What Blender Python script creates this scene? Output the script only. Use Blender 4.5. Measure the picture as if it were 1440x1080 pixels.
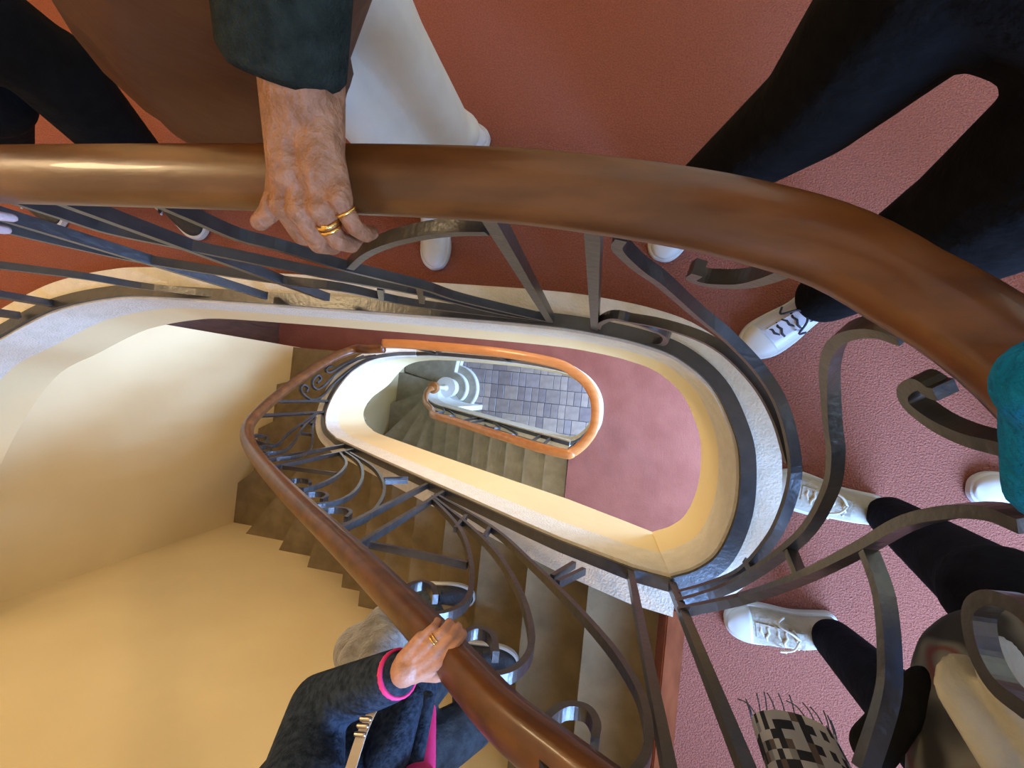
import bpy, bmesh, math, random
from mathutils import Vector, Matrix
from mathutils.geometry import tessellate_polygon
for o in list(bpy.data.objects): bpy.data.objects.remove(o)
SC = bpy.context.scene
COL = SC.collection
random.seed(7)

# ------------------------------------------------------------------ camera
ZC = 1.35; FPX = 612.0
RX = Vector((0.97668592, 0.10138106, -0.18922604))      # camera right in the world
RD = Vector((0.09704374, -0.99476323, -0.03207221))     # camera down (image y)
RF = Vector((-0.19148662, 0.01296127, -0.98140964))     # viewing direction
cd = bpy.data.cameras.new('camera'); cam = bpy.data.objects.new('camera', cd); COL.objects.link(cam)
M = Matrix.Identity(4)
for i in range(3):
    M[i][0] = RX[i]; M[i][1] = -RD[i]; M[i][2] = -RF[i]
M[2][3] = ZC
cam.matrix_world = M
cd.sensor_width = 36.0; cd.lens = FPX / 1440.0 * 36.0; cd.clip_start = 0.02; cd.clip_end = 100
SC.camera = cam

# ------------------------------------------------------------------ world, windows' daylight, lamps, exposure
w = bpy.data.worlds.new('world'); SC.world = w; w.use_nodes = True
w.node_tree.nodes['Background'].inputs[0].default_value = (1.0, 0.80, 0.56, 1)
w.node_tree.nodes['Background'].inputs[1].default_value = 0.60
def area(name, loc, rot, sx, sy, energy, col):
    l = bpy.data.lights.new(name, 'AREA'); l.shape = 'RECTANGLE'; l.size = sx; l.size_y = sy
    l.energy = energy; l.color = col
    o = bpy.data.objects.new(name, l); COL.objects.link(o); o.location = loc; o.rotation_euler = rot
    o['label'] = 'daylight coming in through the window at the end of the landing'; o['category'] = 'light'
    return o
DAY = (0.26, 0.48, 1.0)
PI = math.pi
# three tall windows in the end wall, one on each landing (x = +2.6), light travels towards -x
area('daylight', (2.56, -0.35, 1.55), (0, PI/2, 0), 1.7, 1.5, 40, DAY)
area('daylight', (1.60, -1.46, 1.52), (PI/2, 0, 0), 1.4, 1.6, 300, DAY)      # window in the side wall of the upper landing
area('daylight', (2.56, -0.20, -1.45), (0, PI/2, 0), 1.7, 1.9, 500, DAY)
area('daylight', (2.56, -0.20, -4.45), (0, PI/2, 0), 1.7, 1.9, 420, DAY)
SC.view_settings.view_transform = 'Standard'; SC.view_settings.look = 'None'
SC.view_settings.exposure = 0.55; SC.view_settings.gamma = 1.0; SC.view_settings.use_curve_mapping = False

# ------------------------------------------------------------------ measuring helpers
def ray(px, py):
    return RX*(px-720.0) + RD*(py-540.0) + RF*FPX
def at(px, py, z):
    d = ray(px, py); t = (z-ZC)/d.z
    return Vector((d.x*t, d.y*t, z))
def on_path(px, py, path):
    """point of the vertical surface standing on a plan path that is seen at this pixel"""
    d = ray(px, py); best = None
    for a, b in zip(path[:-1], path[1:]):
        ex, ey = b[0]-a[0], b[1]-a[1]
        det = d.x*(-ey) + d.y*ex
        if abs(det) < 1e-12: continue
        t = (a[0]*(-ey) + a[1]*ex)/det
        u = (d.x*a[1] - d.y*a[0])/det
        if t > 0 and -1e-6 <= u <= 1+1e-6:
            z = ZC + d.z*t
            n = Vector((ey, -ex, 0)).normalized()
            if best is None or t < best[0]: best = (t, Vector((d.x*t, d.y*t, z)), n)
    return best
def smooth2(pts, n=6):
    """Catmull-Rom through points of any dimension"""
    P = [Vector(p) for p in pts]; out = []
    for i in range(len(P)-1):
        p0 = P[i-1] if i else P[0]*2-P[1]; p1, p2 = P[i], P[i+1]
        p3 = P[i+2] if i+2 < len(P) else P[-1]*2-P[-2]
        for k in range(n):
            t = k/n
            out.append(0.5*((2*p1)+(p2-p0)*t+(2*p0-5*p1+4*p2-p3)*t*t+(3*p1-p0-3*p2+p3)*t**3))
    out.append(P[-1]); return out
def interp(x, tab):
    if x <= tab[0][0]: return tab[0][1]
    for (a, va), (b, vb) in zip(tab[:-1], tab[1:]):
        if x <= b:
            return va+(vb-va)*(x-a)/(b-a)
    return tab[-1][1]

# ------------------------------------------------------------------ objects
def link(name, me, mat=None, parent=None, smooth=False):
    o = bpy.data.objects.new(name, me); COL.objects.link(o)
    if mat: 
        for m in (mat if isinstance(mat, (list, tuple)) else [mat]): me.materials.append(m)
    if parent: o.parent = parent
    if smooth:
        me.polygons.foreach_set('use_smooth', [True]*len(me.polygons))
    return o
def pyd(name, v, f, mat=None, parent=None, smooth=False):
    me = bpy.data.meshes.new(name); me.from_pydata([tuple(p) for p in v], [], f); me.validate()
    bm = bmesh.new(); bm.from_mesh(me); bmesh.ops.recalc_face_normals(bm, faces=bm.faces); bm.to_mesh(me); bm.free()
    return link(name, me, mat, parent, smooth)
def tag(o, label, cat=None, group=None, kind=None):
    o['label'] = label
    if cat: o['category'] = cat
    if group: o['group'] = group
    if kind: o['kind'] = kind
    return o
def empty(name, loc, label, cat, group=None):
    o = bpy.data.objects.new(name, None); COL.objects.link(o); o.location = loc; o.empty_display_size = 0.1
    return tag(o, label, cat, group)
def keep(o, parent):
    """parent without moving (parents are unrotated empties)"""
    o.parent = parent; o.matrix_parent_inverse = Matrix.Translation(-Vector(parent.location)); return o
def box(name, a, b, mat, parent=None, bevel=0.0):
    bm = bmesh.new(); bmesh.ops.create_cube(bm, size=1)
    for v in bm.verts:
        v.co = Vector([(a[i]+b[i])/2 + v.co[i]*(b[i]-a[i]) for i in range(3)])
    if bevel: bmesh.ops.bevel(bm, geom=bm.edges[:], offset=bevel, segments=2, affect='EDGES')
    me = bpy.data.meshes.new(name); bm.to_mesh(me); bm.free()
    return link(name, me, mat, parent)
def prism(name, poly, z0, z1, mat, parent=None):
    n = len(poly)
    bm = bmesh.new()
    lo = [bm.verts.new((p[0], p[1], z0)) for p in poly]; hi = [bm.verts.new((p[0], p[1], z1)) for p in poly]
    for t in tessellate_polygon([[Vector((p[0], p[1], 0)) for p in poly]]):
        for ring in (lo, hi):
            try: bm.faces.new([ring[j] for j in t])
            except ValueError: pass
    for i in range(n): bm.faces.new((lo[i], lo[(i+1) % n], hi[(i+1) % n], hi[i]))
    bmesh.ops.recalc_face_normals(bm, faces=bm.faces)
    me = bpy.data.meshes.new(name); bm.to_mesh(me); bm.free()
    return link(name, me, mat, parent)
def loft(name, rings, mat, parent=None, closed=True, caps=True, smooth=True):
    """rings: list of equally long loops of points"""
    n = len(rings[0]); v = [p for r in rings for p in r]; f = []
    for i in range(len(rings)-1):
        for k in range(n if closed else n-1):
            a = i*n+k; b = i*n+(k+1) % n
            f.append((a, b, b+n, a+n))
    if caps and closed:
        f.append(tuple(range(n))[::-1]); f.append(tuple(range((len(rings)-1)*n, len(rings)*n)))
    return pyd(name, v, f, mat, parent, smooth)
def tube(name, pts, r, mat, parent=None, seg=8):
    P = [Vector(p) for p in pts]; rings = []
    up = Vector((0, 0, 1))
    for i, p in enumerate(P):
        t = (P[min(i+1, len(P)-1)]-P[max(i-1, 0)]).normalized()
        a = t.cross(up)
        if a.length < 1e-3: a = t.cross(Vector((1, 0, 0)))
        a.normalize(); b = a.cross(t).normalized()
        rr = r[i] if isinstance(r, (list, tuple)) else r
        rings.append([p + a*rr*math.cos(2*PI*k/seg) + b*rr*math.sin(2*PI*k/seg) for k in range(seg)])
    return loft(name, rings, mat, parent)

# ------------------------------------------------------------------ materials
def mat(name, col, rough=0.6, col2=None, nscale=6.0, bump=0.0, bscale=60.0, metal=0.0, coat=0.0, stretch=(1, 1, 1), fac=(0.35, 0.65), spec=0.5, detail=4.0, sheen=0.0):
    m = bpy.data.materials.new(name); m.use_nodes = True
    nt = m.node_tree; b = nt.nodes['Principled BSDF']
    b.inputs['Base Color'].default_value = (*col, 1); b.inputs['Roughness'].default_value = rough
    b.inputs['Metallic'].default_value = metal; b.inputs['Coat Weight'].default_value = coat
    b.inputs['Specular IOR Level'].default_value = spec
    if sheen: b.inputs['Sheen Weight'].default_value = sheen
    tc = nt.nodes.new('ShaderNodeTexCoord'); mp = nt.nodes.new('ShaderNodeMapping')
    mp.inputs['Scale'].default_value = stretch
    nt.links.new(tc.outputs['Object'], mp.inputs['Vector'])
    if col2:
        n = nt.nodes.new('ShaderNodeTexNoise'); n.inputs['Scale'].default_value = nscale; n.inputs['Detail'].default_value = detail
        nt.links.new(mp.outputs['Vector'], n.inputs['Vector'])
        r = nt.nodes.new('ShaderNodeValToRGB')
        r.color_ramp.elements[0].position = fac[0]; r.color_ramp.elements[1].position = fac[1]
        r.color_ramp.elements[0].color = (*col, 1); r.color_ramp.elements[1].color = (*col2, 1)
        nt.links.new(n.outputs['Fac'], r.inputs['Fac']); nt.links.new(r.outputs['Color'], b.inputs['Base Color'])
    if bump:
        n2 = nt.nodes.new('ShaderNodeTexNoise'); n2.inputs['Scale'].default_value = bscale; n2.inputs['Detail'].default_value = 3
        nt.links.new(mp.outputs['Vector'], n2.inputs['Vector'])
        bp = nt.nodes.new('ShaderNodeBump'); bp.inputs['Strength'].default_value = bump; bp.inputs['Distance'].default_value = 0.01
        nt.links.new(n2.outputs['Fac'], bp.inputs['Height']); nt.links.new(bp.outputs['Normal'], b.inputs['Normal'])
    return m
CARPET = mat('carpet', (0.225, 0.072, 0.046), 0.95, (0.29, 0.105, 0.07), 200, 0.8, 210, spec=0.1)
CARPET_B = mat('carpet_lower', (0.19, 0.064, 0.042), 0.95, (0.22, 0.078, 0.052), 5, 0.3, 90, spec=0.1)
PAINT = mat('cream_paint', (0.72, 0.56, 0.29), 0.7, (0.76, 0.595, 0.315), 2.2, 0.06, 30, spec=0.3)
KERB = mat('rough_plaster', (0.62, 0.55, 0.42), 0.85, (0.68, 0.61, 0.48), 25, 0.4, 150, spec=0.3)
STAIR = mat('stair_covering', (0.17, 0.125, 0.062), 0.75, (0.23, 0.17, 0.09), 9, 0.25, 70, spec=0.3)
STAIR2 = mat('lower_stair_covering', (0.30, 0.265, 0.19), 0.7, (0.38, 0.335, 0.245), 9, 0.2, 70, spec=0.3)
IRON = mat('wrought_iron', (0.020, 0.018, 0.016), 0.32, (0.034, 0.030, 0.026), 30, 0.10, 70, spec=0.9)
WOOD = mat('handrail_wood', (0.080, 0.025, 0.005), 0.36, (0.145, 0.050, 0.011), 7, 0.05, 20, coat=0.15, stretch=(1.0, 4.0, 4.0))
WOOD_B = mat('handrail_wood_lower', (0.42, 0.15, 0.035), 0.35, (0.50, 0.19, 0.05), 7, coat=0.3, stretch=(1, 4, 4))
NOSING = mat('wooden_nosing', (0.16, 0.04, 0.013), 0.75, (0.22, 0.06, 0.02), 10, stretch=(4, 1, 1), spec=0.1)
DOORW = mat('dark_door_wood', (0.06, 0.028, 0.016), 0.4, (0.09, 0.04, 0.022), 8, stretch=(4, 4, 1))
WHITE = mat('white_stone', (0.78, 0.75, 0.66), 0.6, (0.82, 0.79, 0.70), 4)
FRAME = mat('window_frame_paint', (0.75, 0.74, 0.70), 0.5)
TILES = [mat('floor_tile_%d' % i, c, 0.35, tuple(x*1.25 for x in c), 9, 0.1, 25) for i, c in enumerate(
    [(0.255, 0.195, 0.165), (0.31, 0.235, 0.19), (0.22, 0.17, 0.155), (0.355, 0.27, 0.215), (0.275, 0.22, 0.20)])]
GROUT = mat('grout', (0.14, 0.12, 0.11), 0.9)

# ------------------------------------------------------------------ plan of the stairwell
H = 2.928; RISE = 0.183
WALL_Y = -1.5; WALL_X = -3.2
A_TOP = smooth2([(-3.02, -1.5), (-2.99, -1.0), (-2.86, -0.55), (-2.61, -0.15), (-2.33, 0.016), (-2.126, 0.122), (-1.99, 0.169), (-1.826, 0.205), (-1.665, 0.223),
    (-1.3, 0.227), (-0.9, 0.227), (-0.437, 0.225), (-0.159, 0.22), (-0.02, 0.209), (0.115, 0.188), (0.227, 0.152), (0.329, 0.074), (0.394, -0.038), (0.421, -0.133),
    (0.424, -0.269), (0.389, -0.392), (0.331, -0.457), (0.262, -0.494)], 6)
FC = Vector((-1.83, -0.137)); FR = 0.363
# path of the string of the upper flight: x, y, upper edge, lower edge
def str_top(x): return min(0.05, -RISE*(0.274-x)/0.236 + interp(-x, [(-0.27, 0.05), (-0.15, 0.11), (0.1, 0.15), (1.2, 0.13), (1.8, 0.10)]))
def str_low(x): return interp(-x, [(-0.265, -0.30), (-0.185, -0.385), (0.095, -0.65), (0.334, -0.83), (0.947, -1.31), (1.718, -1.94)])
F4 = [Vector((x, -0.5, str_top(x), str_low(x))) for x in [0.27-0.115*i for i in range(18)]]
F4 += smooth2([(-1.80, -0.5, -1.50, -2.03), (-2.0, -0.455, -1.66, -2.22), (-2.12, -0.36, -1.80, -2.36), (-2.19, -0.23, -1.96, -2.6), (-2.215, -0.09, -2.12, -2.95),
    (-2.20, 0.05, -2.29, -3.12), (-2.14, 0.165, -2.5, -3.2), (-2.02, 0.235, -2.72, -3.24), (-1.86, 0.27, -2.86, -3.25)], 5)
FLIGHT = [Vector((q[0], q[1])) for q in F4]
B_TOP = smooth2([(-1.88, 0.267), (-1.7, 0.283), (-1.405, 0.29), (-0.8, 0.285), (-0.36, 0.245), (-0.2, 0.19), (-0.075, 0.10), (0.0, -0.03), (0.012, -0.2), (-0.03, -0.31), (-0.10, -0.40), (-0.18, -0.45), (-0.3, -0.465)], 6)
def normals(path):
    out = []
    for i in range(len(path)):
        t = path[min(i+1, len(path)-1)]-path[max(i-1, 0)]
        t = Vector((t.x, t.y)).normalized(); out.append(Vector((t.y, -t.x)))
    return out
def band(name, path, sec, m, parent=None, smooth=False):
    """sec(i, p) -> list of (offset towards the well, z): section swept along a plan path"""
    N = normals(path); rings = []
    for i, p in enumerate(path):
        rings.append([Vector((p.x+N[i].x*o, p.y+N[i].y*o, z)) for o, z in sec(i, p)])
    o = loft(name, rings, m, parent, closed=True, caps=True, smooth=True)
    o.data.set_sharp_from_angle(angle=math.radians(35)); return o
def offs(path, o):
    N = normals(path); return [Vector((p.x+n.x*o, p.y+n.y*o)) for p, n in zip(path, N)]

def flight_top(p):
    return min(F4, key=lambda q: (q[0]-p[0])**2+(q[1]-p[1])**2)[2]
# ------------------------------------------------------------------ floors
def floor_poly(path, x_edge, left):
    return [(x_edge, WALL_Y), (2.6, WALL_Y), (2.6, 1.9), (-3.6, 1.9)] + left + [(p.x, p.y) for p in path]
fa_path = offs([p for p in A_TOP if not (p.x < 0.2 and p.y < -0.45 and p.x > -2.5)], -0.02)
fa = prism('floor', [(0.274, WALL_Y), (2.6, WALL_Y), (2.6, 1.9), (-3.6, 1.9), (-3.6, 0.25), (WALL_X, 0.25), (WALL_X, WALL_Y)] + [(p.x, p.y) for p in fa_path] + [(0.274, -0.52)], -0.26, 0.0, CARPET)
tag(fa, 'upper landing floor covered in terracotta red carpet', kind='structure')
fb_path = offs(B_TOP, -0.02)
fb = prism('floor', [(-0.205, WALL_Y), (2.6, WALL_Y), (2.6, 1.9), (-3.6, 1.9), (-3.6, 0.215)] + [(-2.1, 0.215), (-1.95, 0.262)] + [(p.x, p.y) for p in fb_path if p.x > -1.87] + [(-0.205, -0.47)], -H-0.25, -H, CARPET_B)
tag(fb, 'lower landing floor covered in pinkish red carpet', kind='structure')
fc = tag(box('floor', (-3.6, WALL_Y, -2*H-0.2), (2.6, 1.9, -2*H-0.012), GROUT), 'ground floor paved with mottled mauve grey stone tiles', kind='structure')
# stone tiles, laid as a basket weave of single and paired slabs
TS = 0.235; tile_meshes = {}
def tile_mesh(sx, sy, mi):
    k = (sx, sy, mi)
    if k not in tile_meshes:
        bm = bmesh.new(); bmesh.ops.create_cube(bm, size=1)
        for v in bm.verts: v.co = Vector((v.co.x*(sx-0.008), v.co.y*(sy-0.008), v.co.z*0.03))
        bmesh.ops.bevel(bm, geom=[e for e in bm.edges if e.verts[0].co.z > 0 and e.verts[1].co.z > 0], offset=0.003, segments=1, affect='EDGES')
        me = bpy.data.meshes.new('tile'); bm.to_mesh(me); bm.free(); me.materials.append(TILES[mi]); tile_meshes[k] = me
    return tile_meshes[k]
for iy in range(-3, 5):
    for ix in range(-11, 4):
        cx = ix*TS + (0.11 if iy % 2 else 0.0); cy = iy*TS-0.05
        r = random.random()
        cells = [(0, 0, TS, TS)] if r < 0.45 else ([(-TS/4, 0, TS/2, TS), (TS/4, 0, TS/2, TS)] if r < 0.8 else [(0, -TS/4, TS, TS/2), (0, TS/4, TS, TS/2)])
        for dx, dy, sx, sy in cells:
            o = bpy.data.objects.new('tile', tile_mesh(sx, sy, random.randrange(5))); COL.objects.link(o)
            o.location = (cx+dx, cy+dy, -2*H-0.012+random.uniform(-0.0015, 0.0015)); o.parent = fc

# ------------------------------------------------------------------ walls
def wall(name, a, b, label, m=PAINT):
    return tag(box(name, a, b, m), label, kind='structure')
ws = wall('wall_south', (-3.8, WALL_Y-0.2, -2*H-0.2), (0.88, WALL_Y, 2.9), 'yellow painted side wall along the stair flights')
for a, b in (((0.88, -2*H-0.2), (2.32, 0.70)), ((0.88, 2.34), (2.32, 2.9)), ((2.32, -2*H-0.2), (2.8, 2.9))):
    box('wall_section', (a[0], WALL_Y-0.2, a[1]), (b[0], WALL_Y, b[1]), PAINT, ws)
ww = tag(box('window_4', (0.88, WALL_Y-0.10, 0.70), (0.94, WALL_Y-0.06, 2.34), FRAME), 'white framed window in the side wall of the upper landing', kind='structure')
for a, b in (((2.26, 0.70), (2.32, 2.34)), ((0.88, 0.70), (2.32, 0.76)), ((0.88, 2.28), (2.32, 2.34)), ((1.57, 0.70), (1.63, 2.34))):
    box('window_frame', (a[0], WALL_Y-0.10, a[1]), (b[0], WALL_Y-0.06, b[1]), FRAME, ww)
wall('wall_west', (-3.8, WALL_Y, -2*H-0.2), (WALL_X, 0.222, 2.9), 'yellow painted end wall beside the winding steps')
wall('wall_west', (-3.85, 0.222, -2*H-0.2), (-3.62, 1.9, 2.9), 'recessed part of the end wall around a dark door')
wall('wall_north', (-3.8, 1.9, -2*H-0.2), (2.8, 2.1, 2.9), 'yellow painted wall behind the landings')
# east wall with one window per storey
for k in range(3):
    z0 = -2*H-0.2 if k == 2 else -H*k-0.26
    z1 = 2.9 if k == 0 else -H*(k-1)-0.26
    zs, zt = -H*k+0.62, -H*k+2.42
    y0, y1 = (-1.15, 0.45) if k == 0 else (-1.2, 0.8)
    e = tag(box('wall_east', (2.6, WALL_Y, z0), (2.8, 1.9, zs), PAINT), 'end wall with the window above it', kind='structure')
    for nm, a, b in (('lintel', (2.6, WALL_Y, zt), (2.8, 1.9, z1)), ('pier', (2.6, WALL_Y, zs), (2.8, y0, zt)), ('pier', (2.6, y1, zs), (2.8, 1.9, zt))):
        box(nm, a, b, PAINT, e)
    wn = tag(box('window_%d' % (k+1), (2.66, y0, zs), (2.70, y0+0.06, zt), FRAME), 'white framed window lighting the landing', kind='structure')
    for a, b in (((2.66, y1-0.06, zs), (2.70, y1, zt)), ((2.66, y0, zs), (2.70, y1, zs+0.06)), ((2.66, y0, zt-0.06), (2.70, y1, zt)), ((2.66, (y0+y1)/2-0.03, zs), (2.70, (y0+y1)/2+0.03, zt))):
        box('window_frame', a, b, FRAME, wn)
# door in the recess on the lower landing
d = tag(box('door_1', (-3.60, 0.30, -H), (-3.55, 1.15, -H+2.05), DOORW), 'dark brown wooden door in a recess of the lower landing', kind='structure')
for z0, z1 in ((0.15, 0.85), (1.0, 1.9)):
    box('door_panel', (-3.555, 0.40, -H+z0), (-3.54, 1.05, -H+z1), DOORW, d, 0.004)
box('door_frame', (-3.62, 0.223, -H), (-3.53, 0.30, -H+2.12), DOORW, d); box('door_frame', (-3.62, 1.15, -H), (-3.53, 1.22, -H+2.12), DOORW, d)

# ------------------------------------------------------------------ kerbs and edges of the landings
kp = A_TOP
kerb = band('kerb', kp, lambda i, p: [(0.028, 0.05), (-0.088, 0.05), (-0.088, -0.02), (-0.02, -0.02), (-0.02, -0.125), (0.028, -0.125)], KERB)
tag(kerb, 'rough white plaster kerb around the upper stairwell opening', kind='structure')
fas = band('trim_1', kp, lambda i, p: [(0.022, -0.118), (0.040, -0.30), (-0.05, -0.30), (-0.05, -0.118)], PAINT, smooth=False)
tag(fas, 'smooth painted edge of the upper landing below its kerb', kind='structure')
kb = band('kerb', B_TOP, lambda i, p: [(0.028, -H+0.05), (-0.07, -H+0.05), (-0.07, -H-0.02), (-0.02, -H-0.02), (-0.02, -H-0.1), (0.028, -H-0.1)], KERB)
tag(kb, 'pale plaster kerb around the lower stairwell opening', kind='structure')
fasb = band('trim_2', B_TOP, lambda i, p: [(0.026, -H-0.09), (0.034, -H-0.32), (-0.05, -H-0.32), (-0.05, -H-0.09)], PAINT)
tag(fasb, 'pale painted edge of the lower landing', kind='structure')
nos = tag(box('trim_3', (0.262, WALL_Y, -0.012), (0.315, -0.585, 0.006), NOSING, None, 0.004), 'red brown wooden nosing at the head of the upper flight', kind='structure')

# ------------------------------------------------------------------ upper flight of steps
st = empty('staircase', (-1.4, -1.0, -H), 'winding upper flight of olive brown carpeted steps', 'staircase')
XS = [0.274-0.236*k for k in range(9)]
def ci(a, r=0.42): return (FC.x+r*math.cos(math.radians(a)), FC.y+r*math.sin(math.radians(a)))
NOSE = [((x, -0.56), (x, WALL_Y)) for x in XS]
NOSE += [((-1.83, -0.56), (-2.02, WALL_Y)), (ci(247), (-2.417, WALL_Y)), (ci(224), (-2.90, WALL_Y)), (ci(200), (WALL_X, -1.13)), (ci(174), (WALL_X, -0.63)), (ci(146, 0.47), (WALL_X, -0.19)), ((-2.13, 0.215), (WALL_X, 0.215))]
def tread(k, a, b, extra, m, parent, zz):
    poly = [a[0], b[0], b[1]] + extra + [a[1]]
    # small overhanging nosing at the lower edge
    o = prism('step', poly, zz-0.30, zz, m); keep(o, parent); return o
for k in range(1, len(NOSE)):
    extra = [(WALL_X, WALL_Y)] if k == 12 else []
    o = tread(k, NOSE[k-1], NOSE[k], extra, STAIR, st, -RISE*k)
sp = [p for p in FLIGHT]
keep(band('string', sp, lambda i, p: [(0.028, F4[i][2]), (-0.088, F4[i][2]), (-0.088, F4[i][2]-0.3), (-0.02, F4[i][2]-0.3), (-0.02, F4[i][2]-0.17), (0.028, F4[i][2]-0.17)], KERB), st)
keep(band('string_face', sp, lambda i, p: [(0.022, F4[i][2]-0.16), (0.036, F4[i][3]), (-0.10, F4[i][3]), (-0.10, F4[i][2]-0.29)], PAINT), st)
# soffit closing the underside of the flight
def soffit(parent, noses, shift, rise, m):
    v = []; f = []
    for k, (a, b) in enumerate(noses):
        z = shift-rise*k-0.34
        v += [(a[0], a[1], z), (b[0], b[1], z), (a[0], a[1], z-0.06), (b[0], b[1], z-0.06)]
    for k in range(len(noses)-1):
        q = 4*k
        f += [(q, q+1, q+5, q+4), (q+2, q+6, q+7, q+3), (q, q+4, q+6, q+2), (q+1, q+3, q+7, q+5)]
    e = 4*(len(noses)-1); f += [(0, 2, 3, 1), (e, e+1, e+3, e+2)]
    keep(pyd('soffit', v, f, m), parent)
soffit(st, NOSE, 0.0, RISE, PAINT)

# ------------------------------------------------------------------ lower flight of steps
st2 = empty('staircase', (-1.8, -1.0, -2*H), 'lower flight of greyish brown steps fanning round a newel', 'staircase')
NEWEL = Vector((-2.36, -0.07))
X2 = [-0.205-0.243*k for k in range(9)]
def ly(x): return -0.453+0.066*(-0.2-x)          # plan line of the lower string
B2 = [((x, ly(x)-0.05), (x, WALL_Y)) for x in X2]
def cn(a, r): return (NEWEL.x+r*math.cos(math.radians(a)), NEWEL.y+r*math.sin(math.radians(a)))
B2 += [((-2.3, -0.36), (-2.6, WALL_Y)), (cn(248, 0.26), (-3.05, WALL_Y)), (cn(222, 0.22), (WALL_X, -0.95)), (cn(195, 0.2), (WALL_X, -0.42)), (cn(165, 0.18), (WALL_X, 0.10)), (cn(125, 0.18), (-2.95, 1.2))]
for k in range(1, 14):
    extra = [(WALL_X, WALL_Y)] if k == 11 else []
    o = prism('step', [B2[k-1][0], B2[k][0], B2[k][1]]+extra+[B2[k-1][1]], -H-RISE*k-0.28, -H-RISE*k, STAIR2); keep(o, st2)
# two bottom steps with rounded ends swinging round the newel
def round_step(r, z0, z1):
    poly = [(NEWEL.x+0.02, NEWEL.y-0.22)] + [cn(a, r) for a in range(-46, 83, 8)] + [(NEWEL.x+r*0.6, 1.2), (-3.19, 1.2), (-3.19, 0.12), cn(165, 0.18)]
    keep(prism('step', poly, z0, z1-0.03, WHITE), st2)
    keep(prism('step', [cn(-46, r*0.5)] + [cn(a, r-0.012) for a in range(-46, 83, 8)] + [(NEWEL.x+r*0.6-0.012, 1.19), (-3.18, 1.19), (-3.18, 0.13), cn(165, 0.17)], z1-0.03, z1, STAIR2), st2)
round_step(0.40, -2*H-0.01, -2*H+RISE)
round_step(0.27, -2*H+RISE, -2*H+2*RISE)
# low string of the lower flight, following the well and curling round to the newel
L4 = [(x, ly(x), -H-RISE*(-0.205-x)/0.243+0.14) for x in [-0.2-0.12*i for i in range(16)]]
L4 += [tuple(v) for v in smooth2([(-2.12, -0.325, -4.24), (-2.24, -0.30, -4.36), (-2.36, -0.26, -4.52), (-2.45, -0.18, -4.72), (-2.47, -0.08, -4.92)], 3)]
L_STR = [Vector((q[0], q[1])) for q in L4]
def l_top(p, i=None): return min(L4, key=lambda q: (q[0]-p[0])**2+(q[1]-p[1])**2)[2]
keep(band('string', L_STR, lambda i, p: [(0.03, L4[i][2]), (-0.06, L4[i][2]), (-0.06, L4[i][2]-0.42), (0.03, L4[i][2]-0.42)], KERB), st2)
soffit(st2, B2[:9], -H, RISE, PAINT)
# foot of the string running down to the floor beside the newel
keep(band('string_wall', L_STR[14:], lambda i, p: [(0.028, L4[i+14][2]-0.3), (-0.05, L4[i+14][2]-0.3), (-0.05, -2*H), (0.028, -2*H)], WHITE), st2)

# ------------------------------------------------------------------ ironwork
def bar(name, pts, nrm, wide, thick, m, parent):
    """flat bar: pts in 3D, nrm = horizontal normals of the balustrade; wide across the plane, thick in the plane"""
    rings = []; n = len(pts)
    for i in range(n):
        t = (pts[min(i+1, n-1)]-pts[max(i-1, 0)])
        if t.length < 1e-6: t = Vector((0, 0, 1))
        t.normalize(); nn = (nrm[i]-t*t.dot(nrm[i])).normalized(); b = t.cross(nn)
        p = pts[i]
        rings.append([p+nn*wide/2+b*thick/2, p-nn*wide/2+b*thick/2, p-nn*wide/2-b*thick/2, p+nn*wide/2-b*thick/2])
    o = loft(name, rings, m, None, smooth=False)
    keep(o, parent); return o
def trace(name, px, path, parent, wide=0.022, thick=0.013, sm=True, off=0.0, zmax=None, reach=None):
    P = []; N = []
    for q in px:
        h = on_path(q[0], q[1], path)
        if h is None: continue
        P.append(h[1]+h[2]*off); N.append(h[2])
    if reach is not None and P[-1].z < reach:      # run on until the bar meets the handrail
        d = P[-1]-P[-2]
        P.append(P[-1]+d*((reach-P[-1].z)/max(d.z, 1e-3))); N.append(N[-1])
    if sm and len(P) > 2:
        SP = smooth2(P, 5); SN = smooth2(N, 5)
        N = [n.normalized() for n in SN]; P = SP
    if zmax is not None:
        for p in P: p.z = min(p.z, zmax)
    return bar(name, P, N, wide, thick, IRON, parent)
def post(path, px, ztop, parent, w=0.024, t=0.02, name='post'):
    h = on_path(px[0], px[1], path); p = h[1]
    return bar(name, [p, Vector((p.x, p.y, ztop))], [h[2], h[2]], w, t, IRON, parent)
PROF = [(-0.020, -0.040), (-0.022, -0.026), (-0.034, -0.020), (-0.0385, -0.008), (-0.038, 0.004), (-0.033, 0.014), (-0.026, 0.018), (-0.014, 0.023), (0, 0.025)]
PROF = PROF + [(-a, b) for a, b in PROF[-2::-1]]
def handrail(name, pts, m, parent, scale=1.0):
    rings = []; n = len(pts)
    for i, p in enumerate(pts):
        t = (pts[min(i+1, n-1)]-pts[max(i-1, 0)]); th = Vector((t.x, t.y, 0)).normalized(); t.normalize()
        side = Vector((th.y, -th.x, 0)); upv = side.cross(t).normalized()
        if upv.z < 0: upv = -upv
        rings.append([p+side*a*scale+upv*b*scale for a, b in PROF])
    o = loft(name, rings, m, None, smooth=True)
    keep(o, parent); return o

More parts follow.
